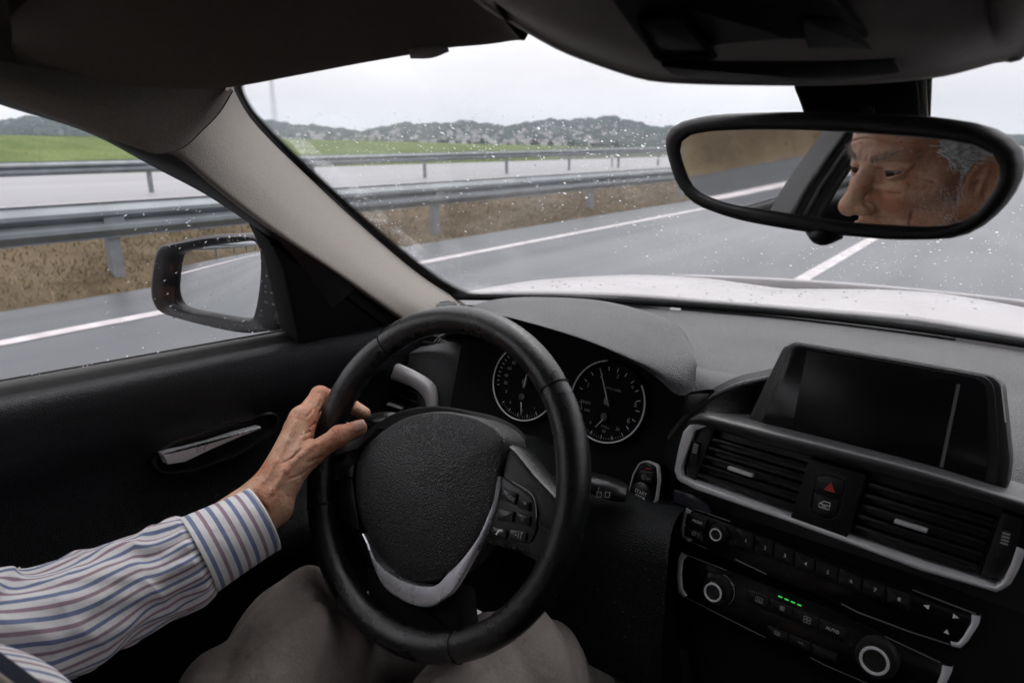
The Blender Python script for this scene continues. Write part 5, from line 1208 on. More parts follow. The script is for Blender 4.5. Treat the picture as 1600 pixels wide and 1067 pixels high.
prism('switch_panel', fo, rr(fo.poly([(1030, 92), (1400, 86), (1406, 104), (1300, 118), (1180, 122), (1050, 108)]), .003), .0, .005, M_satin, ohc, bev=.001)
prism('lamp_lens', fo, rr(fo.poly([(1250, 20), (1310, 22), (1370, 74), (1262, 76)]), .004), -.002, .0035, M_satin, ohc, bev=.001)

# ================================================================== THE DRIVER: head position first, because the mirror is aimed at it
HC = np.array([-.470, -.045, 1.135]); HYAW, HPIT, HROLL = rad(16), rad(-4), rad(0)
Rz = np.array(Matrix.Rotation(HYAW, 3, 'Z')); Rx = np.array(Matrix.Rotation(HPIT, 3, 'X')); Ry = np.array(Matrix.Rotation(HROLL, 3, 'Y')); HR = Rz@Rx@Ry
def hw(p): return HC+np.asarray(p)@HR.T
EYE = (.0320, .0735, .006)

# ---- rear view mirror
MC = D(1320, 275, .55); MR = 3.4
TARGET_PX = (1388, 270); TGT = hw((EYE[0], EYE[1]+.012, EYE[2]))
def aim(n):
    cc = MC+n*MR; r = nrm(ray(*TARGET_PX)); oc = CC-cc; b = oc@r; c = oc@oc-MR*MR; t = -b+math.sqrt(b*b-c); p = CC+r*t; nn = nrm(cc-p); q = r-2*(r@nn)*nn; k = (TGT-p)@q; return p+q*k-TGT
mn = nrm(nrm(CC-MC)+nrm(TGT-MC))
for _ in range(60):
    e0 = aim(mn); u_ = nrm(np.cross(mn, [0, 0, 1])); v_ = np.cross(u_, mn); J = np.stack([(aim(nrm(mn+u_*1e-4))-e0)/1e-4, (aim(nrm(mn+v_*1e-4))-e0)/1e-4], 1)
    d_ = np.linalg.lstsq(J, -e0, rcond=None)[0]; mn = nrm(mn+u_*d_[0]*.7+v_*d_[1]*.7)
fr_ = Fr(MC, CR, mn)
rvm = empty('rear_view_mirror', MC, 'black framed rear view mirror reflecting the face of the driver', 'rear view mirror')
MO = [(1042, 214), (1048, 200), (1066, 190), (1100, 182), (1137, 178), (1190, 176), (1251, 175), (1340, 177), (1422, 180), (1480, 186), (1529, 194), (1562, 205), (1586, 220), (1597, 236), (1600, 252), (1597, 275), (1586, 300), (1568, 325), (1546, 346), (1522, 362), (1493, 372), (1440, 375), (1386, 374), (1330, 369), (1279, 365), (1172, 347), (1120, 332), (1083, 315), (1060, 285), (1051, 260), (1044, 235)]
MI = [(1066, 232), (1072, 219), (1085, 211), (1101, 207), (1150, 204), (1208, 203), (1270, 204.5), (1333, 207.6), (1400, 212), (1457, 217), (1500, 222), (1529, 229), (1552, 240), (1563, 253), (1564, 270), (1558, 290), (1548, 307), (1534, 324), (1519, 338), (1503, 347), (1482, 352), (1457, 354), (1400, 352), (1350, 349), (1297, 343), (1244, 335), (1190, 327), (1137, 317), (1094, 299), (1080, 280), (1071, 255)]
def ringpts(fr, P, n=96): q = catmull(fr.poly(P), 5, True); q = resample(np.r_[q, q[:1]], n+1)[:-1]; return q if area2(q) > 0 else q[::-1]
mo, mi = ringpts(fr_, MO), ringpts(fr_, MI); c_ = mi.mean(0); mo, mi = al(mo, c_), al(mi, c_)
ang = np.linspace(-np.pi, np.pi, 97)[:-1]
def byang(q): a = np.arctan2(q[:, 1]-c_[1], q[:, 0]-c_[0]); o = np.argsort(a); return np.stack([np.interp(ang, a[o], q[o, i], period=2*np.pi) for i in (0, 1)], 1)
mo, mi = byang(mo), byang(mi); oc_ = mo.mean(0)
R_ = [[fr_.P(*(oc_+(p-oc_)*s), w) for p in mo] for s, w in ((.3, -.040), (.6, -.038), (.84, -.030), (.95, -.020), (.995, -.008), (1.0, .0), (.99, .004))]
R_ += [[fr_.P(*(p+(g-p)*f), w) for p, g in zip(mo, mi)] for f, w in ((.18, .007), (.45, .0085), (.75, .008), (.93, .0055), (1.0, .001), (1.0, -.003))]
Fc = grid_faces(len(R_), 96, True); Fc.append(tuple(range(96))[::-1])
M_mframe = mat('mirror_frame', (.010, .010, .011), .42, rvar=.05, vscale=60, bumps=(('noise', 1500, .0002, .3),))
mesh('mirror_frame', np.array(R_).reshape(-1, 3), Fc, M_mframe, rvm, auto=70)
V = []; K = 22; s0 = .0
for k in range(K+1):
    for p in mi:
        q = c_+(p-c_)*1.01*k/K; V.append(fr_.P(q[0], q[1], MR-math.sqrt(MR*MR-(q@q))))
Fc = grid_faces(K+1, 96, True); Fc = [f[::-1] for f in Fc]
# analytic normals come from the smooth sphere cap
mesh('mirror_glass', V, Fc, M_mirror, rvm)
tube('mirror_lever', [fr_.P(*fr_.px(1262, 362), -.004), fr_.P(*fr_.px(1288, 369), .004), fr_.P(*fr_.px(1312, 367), -.004)], [.004, .0075, .004], M_mframe, rvm, seg=12)
# foot on the windscreen with its cover, and the pale cable duct
ST = [(1238, 132), (1250, 160), (1262, 200), (1300, 215), (1400, 215), (1440, 190), (1436, 132), (1420, 90), (1260, 90)]
fst = Fr(D(1340, 165, .575), CR, -ray(1340, 165))
prism('mirror_foot', fst, rr(fst.poly(ST), .006), -.05, .0, M_matte, rvm, bev=.004)
tube('mirror_stem', [D(1330, 180, .575), MC-mn*.03], [.018, .014], M_matte, rvm, seg=14, smooth=0)
prism('cable_duct', fst, rr(fst.poly([(1431, 100), (1448, 100), (1453, 190), (1440, 190)]), .002), -.05, -.008, M_fabric, rvm, bev=.002)
prism('foot_edge', fst, rr(fst.poly([(1448, 100), (1462, 100), (1458, 190), (1452, 190)]), .002), -.05, -.02, M_glassblack, rvm, bev=.002)

# ================================================================== THE DRIVER
def skin_mat(name, base, red, dark, scale=1.0):
    m = bpy.data.materials.new(name); m.use_nodes = True; nt = m.node_tree; b = nt.nodes['Principled BSDF']; L = nt.links.new
    b.inputs['Roughness'].default_value = .5; b.inputs['Specular IOR Level'].default_value = .4
    b.inputs['Subsurface Weight'].default_value = .12; b.inputs['Subsurface Radius'].default_value = (.006, .0025, .0012); b.inputs['Subsurface Scale'].default_value = 1.0
    tc = N(nt, 'ShaderNodeTexCoord')
    def noise(s, d=4): n = N(nt, 'ShaderNodeTexNoise'); n.inputs['Scale'].default_value = s; n.inputs['Detail'].default_value = d; L(tc.outputs['Object'], n.inputs['Vector']); return n.outputs['Fac']
    def rng(o, a, c, lo=0, hi=1): r = N(nt, 'ShaderNodeMapRange'); r.inputs['From Min'].default_value = a; r.inputs['From Max'].default_value = c; r.inputs['To Min'].default_value = lo; r.inputs['To Max'].default_value = hi; L(o, r.inputs['Value']); return r.outputs[0]
    def mix(f, c1, c2):
        x = N(nt, 'ShaderNodeMix'); x.data_type = 'RGBA'; L(f, x.inputs['Factor'])
        for s, c in ((6, c1), (7, c2)):
            if isinstance(c, tuple): x.inputs[s].default_value = (*c, 1)
            else: L(c, x.inputs[s])
        return x.outputs[2]
    c = mix(rng(noise(32), .40, .60), base, red)
    c = mix(rng(noise(150, 6), .55, .75, 0, .55), c, dark)
    v = N(nt, 'ShaderNodeTexVoronoi'); v.inputs['Scale'].default_value = 70; L(tc.outputs['Object'], v.inputs['Vector'])
    c = mix(rng(v.outputs['Distance'], .16, .08, 0, .5), c, dark)         # age spots
    L(c, b.inputs['Base Color'])
    last = None
    for o, d, s in ((noise(110, 6), .0040, .5), (noise(420, 5), .0010, .6), (noise(1300, 3), .0003, .5)):
        bp = N(nt, 'ShaderNodeBump'); bp.inputs['Distance'].default_value = d; bp.inputs['Strength'].default_value = s; L(o, bp.inputs['Height'])
        if last: L(last, bp.inputs['Normal'])
        last = bp.outputs[0]
    w = N(nt, 'ShaderNodeTexVoronoi'); w.feature = 'DISTANCE_TO_EDGE'; w.inputs['Scale'].default_value = 330; L(tc.outputs['Object'], w.inputs['Vector'])
    bp = N(nt, 'ShaderNodeBump'); bp.inputs['Distance'].default_value = .0005; bp.inputs['Strength'].default_value = .45; L(w.outputs['Distance'], bp.inputs['Height']); L(last, bp.inputs['Normal'])
    L(bp.outputs[0], b.inputs['Normal']); return m
M_skin = skin_mat('weathered_skin', (.50, .295, .195), (.43, .185, .105), (.21, .09, .055))

def head_sdf(P):
    x = P[..., 0]; ax = np.abs(x); y = P[..., 1]; z = P[..., 2]; Q = np.stack([ax, y, z], -1)
    d = sd_ell(P, (0, -.018, .042), (.077, .098, .090))
    d = smin(d, sd_ell(P, (0, .022, -.032), (.062, .066, .084)), .03)
    d = smin(d, sd_ell(P, (0, .055, .045), (.055, .034, .040)), .03)                  # forehead
    d = smin(d, sd_cone(Q, (.030, .040, -.085), (.066, -.005, -.045), .022, .020), .03)  # jaw
    d = smin(d, sd_ell(P, (0, .066, -.098), (.022, .022, .018)), .022)                # chin
    d = smin(d, sd_cone(Q, (.008, .088, .023), (.046, .070, .028), .0085, .0085), .013)  # brow ridge
    d = smin(d, sd_cone(Q, (.036, .068, -.026), (.058, .040, -.018), .017, .014), .022)  # cheek bones
    d = smax(d, -sd_ell(Q, (.0335, .097, .004), (.021, .017, .0135)), .011)           # orbits
    d = smin(d, sd_cone(P, (0, .083, .022), (0, .100, -.010), .0085, .0105), .010)    # nose bridge
    d = smin(d, sd_cone(P, (0, .098, -.006), (0, .1150, -.035), .0105, .0138), .008)   # nose
    d = smin(d, sd_ell(P, (0, .1145, -.039), (.0150, .0122, .0115)), .006)
    d = smin(d, sd_ell(Q, (.0145, .104, -.041), (.0095, .0130, .0100)), .005)         # wings
    d = smax(d, -sd_ell(Q, (.0075, .112, -.0515), (.0042, .0055, .0040)), .003)       # nostrils
    d = smax(d, -sd_cone(Q, (.020, .106, -.034), (.040, .080, -.062), .0016, .0030), .006)  # fold nose to mouth
    d = smin(d, sd_cone(Q, (.0, .098, -.066), (.020, .088, -.069), .0062, .0035), .006)     # lips
    d = smin(d, sd_cone(Q, (.0, .097, -.076), (.018, .088, -.075), .0068, .0035), .006)
    d = smax(d, -sd_cone(Q, (.0, .104, -.0708), (.024, .091, -.0712), .0012, .0012), .003)
    # lids round the eyeball
    ex, ey, ez = EYE
    E_ = np.array([ex, ey, ez]); sh = np.linalg.norm(Q-E_, axis=-1)-.0150
    sl = np.maximum(np.abs(z-(ez-.0012)-.10*(ax-ex))-(.0040-.28*np.clip(np.abs(ax-ex)-.004, 0, 1)), -(y-ey-.003))
    sh = smax(sh, -sl, .0024); d = smin(d, sh, .0045)
    d = smin(d, sd_cone(Q, (.0165, .0875, -.014), (.047, .0730, -.013), .0048, .0042), .005)  # bags
    d = smin(d, sd_cone(Q, (.018, .0895, .0165), (.049, .0715, .0135), .0040, .0048), .005)   # heavy upper lid fold
    d = smax(d, -sd_cone(Q, (.018, .0975, -.0205), (.047, .0795, -.0225), .0016, .0016), .004)
    d = smax(d, -sd_cone(Q, (.0052, .0985, .022), (.0075, .0965, .052), .0024, .0022), .0045)  # frown lines
    for k, zz in enumerate((.046, .056, .067, .078)):                                          # forehead lines
        zc = zz+.0035*np.cos(ax*60+k)+.05*ax*(k-1)*.3; m_ = np.clip((y-.045)/.02, 0, 1)
        d = d+m_*.0019*np.exp(-((z-zc)/.0013)**2)
    for a_ in (-.5, -.15, .2, .55):                                                            # crow's feet
        d = smax(d, -sd_cone(Q, (.0545, .066, .004+.004*a_), (.068, .048, .004+.026*a_), .0014, .0008), .0035)
    for k in range(4):                                                                         # cheek furrows
        d = smax(d, -sd_cone(Q, (.052+.006*k, .062-.014*k, -.034), (.044+.008*k, .060-.016*k, -.075), .0011, .0015), .004)
    # ears
    c = np.array([.0785, -.012, -.022]); q = (Q-c)/1.13; q = np.stack([q[..., 0]*.86-q[..., 1]*-.5, q[..., 0]*-.5+q[..., 1]*.86, q[..., 2]], -1)  # flare
    yy = q[..., 1]+.18*q[..., 2]; rho = np.sqrt((yy/.0185)**2+(q[..., 2]/.0335)**2)
    disc = np.maximum((rho-1)*.018, np.abs(q[..., 0]-.004)-.0038)
    rimr = np.sqrt(((rho-.92)*.0185)**2+(q[..., 0]-.0065)**2)-.0036+.004*np.clip(-(q[..., 2]+.012)/.02, 0, 1)*0
    ear = smin(disc, rimr, .003)
    ear = smin(ear, sd_ell(q, (.005, .000, -.030), (.006, .009, .011)), .005)      # lobe
    ear = smax(ear, -sd_ell(q, (.010, .004, -.006), (.010, .0085, .013)), .003)     # concha
    ear = smin(ear, sd_cone(q, (.006, -.002, .016), (.006, .006, -.012), .0026, .0022), .004)
    ear = smin(ear, sd_ell(q, (.004, .0155, -.006), (.004, .005, .007)), .003)       # tragus
    d = smin(d, ear, .005)
    d = smin(d, sd_cone(P, (0, -.018, -.06), (0, -.045, -.22), .056, .060), .025)   # neck
    return d
hv, hf = surface_nets(head_sdf, (-.115, -.135, -.20), (.115, .150, .150), .00125)
BV, BF = [hw(hv)], [hf]; nb = len(hv)
# ---- left hand on the rim
def dd(p): return D(*p)
J = dict(wr=(414, 786, .748), fa=(326, 846, .706), im=(473, 655, .802), mm=(462, 668, .832), rm=(455, 690, .857), lm=(452, 716, .872),
         ip=(500, 618, .838), idp=(538, 627, .866), it=(569, 646, .846), mp=(487, 650, .872), md=(512, 662, .892), mt=(548, 672, .872),
         rp=(478, 688, .892), rd=(503, 704, .905), rt=(540, 708, .885), lp=(474, 722, .900), ld=(497, 738, .908), lt=(528, 742, .892),
         tc=(441, 748, .762), tm=(484, 711, .776), tp=(530, 681, .783), tt=(561, 668, .790))
J = {k: dd(v) for k, v in J.items()}
wu = nrm(np.cross(J['im']-J['wr'], ray(440, 720)))
def hand_base(P):
    d = sd_cone(P, J['fa']+wu*.006, J['wr']+wu*.011, .025, .0205); d = smin(d, sd_cone(P, J['fa']-wu*.006, J['wr']-wu*.011, .025, .0205), .012)
    for m_, r0_, r1_ in (('im', .019, .0135), ('mm', .018, .0135), ('rm', .018, .0130), ('lm', .017, .0120)): d = smin(d, sd_cone(P, J['wr'], J[m_], r0_, r1_), .014)
    d = smin(d, sd_cone(P, J['wr'], J['tc'], .020, .0180), .012); d = smin(d, sd_cone(P, J['tc'], J['tm'], .0180, .0130), .010)
    d = smin(d, sd_cone(P, J['tc'], J['im'], .014, .010), .016)
    web = sd_cone(P, J['tm']*.6+J['tc']*.4, J['im'], .009, .010); d = smin(d, web, .012)
    th = sd_cone(P, J['tm'], J['tp'], .0128, .0108); th = smin(th, sd_cone(P, J['tp'], J['tt'], .0110, .0092), .004)
    th = smin(th, sd_ell(P, J['tp'], (.0118, .0118, .0118)), .004); d = smin(d, th, .007)
    for a, b, c, e, r in (('im', 'ip', 'idp', 'it', .0112), ('mm', 'mp', 'md', 'mt', .0115), ('rm', 'rp', 'rd', 'rt', .0108), ('lm', 'lp', 'ld', 'lt', .0095)):
        f_ = sd_cone(P, J[a], J[b], r*1.12, r*.98); f_ = smin(f_, sd_cone(P, J[b], J[c], r*.98, r*.86), .003); f_ = smin(f_, sd_cone(P, J[c], J[e], r*.86, r*.72), .003)
        f_ = smin(f_, sd_ell(P, J[b], (r*1.06,)*3), .003); d = smin(d, f_, .005)
    return d
def on_hand(px, py, off):
    r = nrm(ray(px, py)); s = .60
    for _ in range(60):
        q = hand_base(np.array([CC+r*s], np.float32))[0]; s += q*.9
        if q < 2e-5: break
    return CC+r*(s+off)
def chain_pts(pts, off): return [on_hand(x, y, off) for x, y in pts]
VEIN = [chain_pts(c, .0010) for c in ([(424, 770), (446, 735), (462, 704), (474, 680)], [(414, 752), (432, 722), (448, 690), (462, 660)], [(446, 735), (470, 712), (492, 694)])]
LINE = [chain_pts(c, .0002) for c in ([(474, 688), (486, 684), (497, 676)], [(472, 680), (484, 674), (495, 665)], [(478, 694), (490, 690), (503, 684)], [(484, 668), (491, 662), (497, 654)], [(478, 652), (486, 645), (490, 638)], [(494, 640), (499, 634), (501, 626)],
      [(524, 668), (528, 676), (530, 686)], [(530, 665), (534, 673), (536, 684)], [(518, 671), (522, 679), (523, 690)], [(512, 716), (500, 724), (486, 730)], [(506, 712), (494, 717), (482, 722)], [(402, 772), (408, 784), (420, 800)], [(396, 776), (404, 792), (414, 806)], [(440, 724), (456, 716), (470, 702)], [(452, 748), (470, 742), (484, 732)])]
def hand_sdf(P):
    d = hand_base(P)
    for c in VEIN:
        for a, b in zip(c, c[1:]): d = smin(d, sd_cone(P, a, b, .0017, .0017), .0045)
    for c in LINE:
        for a, b in zip(c, c[1:]): d = smax(d, -sd_cone(P, a, b, .0006, .0006), .0022)
    return d
allp = np.array(list(J.values())); gv, gf = surface_nets(hand_sdf, allp.min(0)-.035, allp.max(0)+.030, .0011)
BV.append(gv); BF.append(gf+nb); nb += len(gv)
# arms, trunk and legs under the clothes, coarse
SHL, ELB = np.array([-.625, -.075, .95]), D(-12, 988, .585)
HIPL, HIPR, KNL, KNR = np.array([-.525, -.06, .55]), np.array([-.38, -.06, .55]), D(486, 1008, .80), D(800, 1066, .76)
ANL, ANR = np.array([-.60, .83, .36]), np.array([-.40, .85, .36])
SHR, ELR, WRR, HNR = np.array([-.30, -.07, .95]), np.array([-.20, -.10, .74]), np.array([-.27, .10, .66]), np.array([-.31, .17, .645])
def trunk_sdf(P):
    d = sd_cone(P, (-.47, -.075, .99), (-.465, -.06, .94), .055, .06); d = smin(d, sd_cone(P, (-.465, -.07, .90), (-.465, -.06, .60), .125, .125), .05)
    for a, b, r0_, r1_ in ((SHL, ELB, .040, .030), (ELB, J['fa'], .030, .024), (HIPL, KNL, .075, .052), (KNL, ANL, .052, .036), (HIPR, KNR, .075, .052), (KNR, ANR, .052, .036), (SHR, ELR, .048, .040), (ELR, WRR, .038, .028), (WRR, HNR, .028, .034)): d = smin(d, sd_cone(P, a, b, r0_, r1_), .03)
    for k in range(4): d = smin(d, sd_cone(P, HNR+np.array([.018*k-.027, .02, 0]), HNR+np.array([.020*k-.03, .085-.008*abs(k-1.5), -.006]), .011, .008), .006)
    d = smin(d, sd_cone(P, HNR+np.array([-.03, 0, 0]), HNR+np.array([-.055, .05, 0]), .013, .009), .008); return d
tv, tf = surface_nets(trunk_sdf, (-.80, -.24, .30), (-.12, .92, 1.12), .009)
BV.append(tv); BF.append(tf+nb)
person = mesh('person', np.concatenate(BV), np.concatenate(BF), M_skin)
tag(person, 'grey haired elderly man in striped shirt driving with one hand on the wheel', 'person')

# eyes
M_scl = mat('sclera', (.24, .185, .165), .15, var=.12, vscale=300); M_iris = mat('iris', (.05, .026, .013), .08)
for s in (-1, 1):
    c = hw((s*EYE[0], EYE[1], EYE[2])); bm = bmesh.new(); bmesh.ops.create_uvsphere(bm, u_segments=24, v_segments=16, radius=.0132); v = np.array([x.co[:] for x in bm.verts])+c; f = [[q.index for q in p.verts] for p in bm.faces]; bm.free()
    e = mesh('eye', v, f, M_scl, person)
    g = nrm(HR@np.array([.16, 1, -.10])); fe = Fr(c, HR@np.array([1, 0, 0]), g)
    lathe('iris', fe, (0, 0), [(.0066, .0114), (.0062, .0120), (.004, .0130), (.0024, .0132), (0, .0134)], M_iris, e, seg=24)
# hair: many fine strands
def strands(name, roots, dirs, L, curl, wd, m, seg=6, grav=.3, out=None):
    n = len(roots); V = np.zeros((n, seg+1, 2, 3)); p = roots.copy(); d = dirs/np.linalg.norm(dirs, axis=1)[:, None]
    side = np.cross(d, RNG.normal(0, 1, (n, 3))); side /= np.linalg.norm(side, axis=1)[:, None]
    for k in range(seg+1):
        w = wd*(1-.85*(k/seg)**2); V[:, k, 0] = p-side*w[:, None]; V[:, k, 1] = p+side*w[:, None]
        p = p+d*(L/seg)[:, None]; d = d+RNG.normal(0, curl, (n, 3))+np.array([0, 0, -grav/seg]); d /= np.linalg.norm(d, axis=1)[:, None]
    idx = np.arange(n*(seg+1)*2).reshape(n, seg+1, 2)
    F_ = np.stack([idx[:, :-1, 0], idx[:, 1:, 0], idx[:, 1:, 1], idx[:, :-1, 1]], -1).reshape(-1, 4)
    return mesh(name, V.reshape(-1, 3), F_, m, person)
M_hair = mat('grey_hair', (.46, .46, .455), .5, col2=(.70, .69, .68), vscale=90, spec=.4)
M_hairbase = mat('grey_hair_body', (.36, .355, .35), .7, col2=(.56, .555, .55), vscale=160, stretch=(1, .35, 1), bumps=(('noise', 420, .002, .6),))
M_brow = mat('brow_hair', (.16, .135, .12), .6, col2=(.42, .40, .38), vscale=300)
M_stub = mat('white_stubble', (.60, .58, .56), .6)
# normals of the head surface
def sdn(p): e = 6e-4; p = p.astype(np.float32); return np.stack([head_sdf(p+np.eye(3, dtype=np.float32)[i]*e)-head_sdf(p-np.eye(3, dtype=np.float32)[i]*e) for i in range(3)], -1)/(2*e)
hx, hy, hz_ = hv[:, 0], hv[:, 1], hv[:, 2]
isear = (np.abs(hx) > .0755) & (np.abs(hy+.012) < .03) & (hz_ < .014)
hl = np.where(hz_ > .006, .046-.20*np.clip(hz_-.05, 0, 1)-1.0*np.clip(.026-hz_, 0, 1), np.where(hz_ > -.040, .018, -.9)); hl = np.where((hz_ <= .006) & (hy < -.040) & (hz_ > -.075), 1, hl)
lim = RNG.normal(0, .0045, len(hv)); scalp = ((hy < hl+lim*.9) & ~isear) | ((hz_ > .088) & (hy < .042))
# body of the hair: a thin uneven cushion over the scalp
nrm_ = sdn(hv); nrm_ /= np.linalg.norm(nrm_, axis=1)[:, None]
base_ = ((hy < hl-.004) & ~isear) | ((hz_ > .088) & (hy < .04)); keep = base_[hf].all(1); used, inv = np.unique(hf[keep], return_inverse=True); e_ = np.clip((hl[used]-hy[used])/.02, 0, 1)*.008*(1+.35*np.sin(hy[used]*420+hz_[used]*300)*np.sin(hz_[used]*380+hx[used]*120))-.0006
mesh('hair_body', hw(hv[used]+nrm_[used]*e_[:, None]), inv.reshape(-1, 4), M_hairbase, person)
I = np.flatnonzero(scalp); S_ = RNG.choice(I, 11000); R0 = hv[S_]+RNG.normal(0, .0012, (len(S_), 3)); nn_ = nrm_[S_]
flow = np.c_[0.15*np.sign(R0[:, 0]), -np.ones(len(R0)), -.35+2.2*np.clip(R0[:, 2]-.03, 0, .1)]; flow[R0[:, 2] < .012] = [0, -.35, -1.0]
dirs = flow+nn_*RNG.uniform(.25, .75, (len(R0), 1))+RNG.normal(0, .20, (len(R0), 3))
strands('hair', hw(R0), dirs@HR.T, np.where(R0[:, 2] < .012, RNG.uniform(.006, .014, len(R0)), RNG.uniform(.018, .044, len(R0))), .15, RNG.uniform(.0003, .0007, len(R0)), M_hair, grav=.25)
# brows
q = RNG.random(330); sg = RNG.choice([-1, 1], 330); R0 = np.c_[sg*(.010+.042*q), .0975-.022*q-.012*q*q+.0, .0225+.0065*np.sin(q*2.4)+RNG.normal(0, .0020, 330)]
for _ in range(4): R0 = R0-sdn(R0)*head_sdf(R0.astype(np.float32))[:, None]*.9
strands('eyebrow', hw(R0), (np.c_[sg*.8, .35+0*q, RNG.normal(.25, .45, 330)])@HR.T, RNG.uniform(.005, .012, 330), .14, RNG.uniform(.0002, .00034, 330), M_brow, seg=4, grav=.1)
# stubble and side whiskers
I = np.flatnonzero((hz_ < -.018) & (hz_ > -.125) & (np.abs(hx) > .018+.3*np.clip(hy-.05, 0, 1)) & (hy < .082-.0*hz_) & (hy > -.005) & ~isear)
S_ = RNG.choice(I, 7500); R0 = hv[S_]; wgt = np.clip((.050-R0[:, 1])/.035, .06, 1); R0 = R0[RNG.random(len(R0)) < wgt]; nn_ = sdn(R0)
strands('beard_stubble', hw(R0), (nn_*.5+np.array([0, .1, -.7])+RNG.normal(0, .35, R0.shape))@HR.T, RNG.uniform(.0025, .0075, len(R0)), .25, RNG.uniform(.00022, .0004, len(R0)), M_stub, seg=3)
# thumb nail
tdir = nrm(J['tt']-J['tp']); vn = nrm(-ray(556, 668)+0.35*np.array([0, 0, 1])); vn = nrm(vn-tdir*(vn@tdir)); fn = Fr(J['tt']+tdir*.001, tdir, vn); V = []
for a in np.linspace(-.0068, .0068, 7):
    for b in np.linspace(-.0058, .0058, 9): lim = math.sqrt(max(0, 1-(max(0, abs(a)-.003)/.0055)**2)); V.append(fn.P(a, b*lim, .0098-(b*lim)**2*62-max(0, a)*.10))
o = mesh('thumbnail', V, grid_faces(7, 9), mat('nail', (.40, .24, .18), .3), person); md = o.modifiers.new('solid', 'SOLIDIFY'); md.thickness = .0008

# ---- clothes
def stripe_mat(name, period, axis):
    m = bpy.data.materials.new(name); m.use_nodes = True; nt = m.node_tree; b = nt.nodes['Principled BSDF']; L = nt.links.new
    uv = N(nt, 'ShaderNodeTexCoord'); sx = N(nt, 'ShaderNodeSeparateXYZ'); L(uv.outputs['UV'], sx.inputs[0])
    def math_(op, a, c=None):
        n = N(nt, 'ShaderNodeMath', operation=op)
        for i, v in enumerate((a, c)):
            if v is None: continue
            if isinstance(v, (int, float)): n.inputs[i].default_value = v
            else: L(v, n.inputs[i])
        return n.outputs[0]
    t = math_('FRACT', math_('DIVIDE', sx.outputs[axis], period))
    def mix(f, c1, c2):
        x = N(nt, 'ShaderNodeMix'); x.data_type = 'RGBA'; L(f, x.inputs['Factor'])
        for s, c in ((6, c1), (7, c2)):
            if isinstance(c, tuple): x.inputs[s].default_value = (*c, 1)
            else: L(c, x.inputs[s])
        return x.outputs[2]
    f1_ = math_('LESS_THAN', math_('ABSOLUTE', math_('SUBTRACT', t, .25)), .105); f2_ = math_('LESS_THAN', math_('ABSOLUTE', math_('SUBTRACT', t, .75)), .095)
    c = mix(f1_, (.62, .615, .62), (.15, .185, .30)); c = mix(f2_, c, (.28, .20, .245))
    L(c, b.inputs['Base Color']); b.inputs['Roughness'].default_value = .85; b.inputs['Specular IOR Level'].default_value = .15
    b.inputs['Sheen Weight'].default_value = .1
    nz = N(nt, 'ShaderNodeTexNoise'); nz.inputs['Scale'].default_value = 1600; L(uv.outputs['Object'], nz.inputs['Vector'])
    n2 = N(nt, 'ShaderNodeTexNoise'); n2.inputs['Scale'].default_value = 34; n2.inputs['Detail'].default_value = 3; L(uv.outputs['Object'], n2.inputs['Vector'])
    b1 = N(nt, 'ShaderNodeBump'); b1.inputs['Distance'].default_value = .0003; b1.inputs['Strength'].default_value = .4; L(nz.outputs['Fac'], b1.inputs['Height'])
    b2 = N(nt, 'ShaderNodeBump'); b2.inputs['Distance'].default_value = .010; b2.inputs['Strength'].default_value = .4; L(n2.outputs['Fac'], b2.inputs['Height']); L(b1.outputs[0], b2.inputs['Normal']); L(b2.outputs[0], b.inputs['Normal'])
    return m
M_shirt = stripe_mat('striped_shirt', .0195, 0); M_cuff = stripe_mat('striped_cuff', .0195, 1)
def sleeve(name, pts, rads, m, nseg=72, sub=26, fold=0.0, open_=True, seed=0, squash=.9):
    P = catmull(np.c_[np.array(pts), np.array(rads)], sub); r = P[:, 3]; P = P[:, :3]; n = len(P)
    T = np.gradient(P, axis=0); T /= np.linalg.norm(T, axis=1)[:, None]; s = np.r_[0, np.cumsum(np.linalg.norm(np.diff(P, axis=0), axis=1))]
    u = nrm(np.cross(T[0], [0, 0, 1])); V = np.zeros((n, nseg+1, 3)); UV = np.zeros((n, nseg+1, 2)); a = np.linspace(0, 2*np.pi, nseg+1); rm_ = np.mean(r)
    for i in range(n):
        u = nrm(u-T[i]*(u@T[i])); w = np.cross(T[i], u)
        k = s[i]
        f = 0
        if fold:
            env = np.clip(k/.03, 0, 1)
            rdg = lambda ph: (1-np.abs(np.sin(ph)))**1.6-.38
            f = fold*env*(.75*rdg(1.0*a+13*k+seed+.5*np.sin(17*k))+.65*rdg(1.5*np.sin(a+seed)-19*k+.9*np.sin(2*a))+.35*rdg(2.0*a-31*k+2*seed+.7*np.sin(3*a))*np.clip(k/.05, 0, 1)+.22*np.sin(5*a+50*k+np.sin(70*k))+.12*np.sin(11*a-80*k))
            f = f+fold*.5*np.exp(-(k/.035)**2)*np.clip(k/.008, 0, 1)*np.abs(np.sin(8*a+seed))
        rr_ = r[i]+f
        V[i] = P[i]+(np.cos(a)*rr_)[:, None]*u+(np.sin(a)*rr_*squash)[:, None]*w
        UV[i] = np.c_[a*rm_+.003*np.sin(k*60+seed)*bool(fold), np.full(nseg+1, k)]
    o = mesh(name, V.reshape(-1, 3), grid_faces(n, nseg+1), m, person, uv=UV.reshape(-1, 2)); md = o.modifiers.new('solid', 'SOLIDIFY'); md.thickness = .0012; md.offset = -1; return o
C0, C1 = D(411, 811, .728), D(309, 867, .690)
sleeve('shirt_cuff', [C0, C0*.5+C1*.5, C1], [.0385, .0410, .0445], M_cuff, squash=.92)
cx_ = nrm(C1-C0); sleeve('cuff_edge', [C0-cx_*.0005, C0+cx_*.002], [.0392, .0393], M_cuff, squash=.92, sub=2)
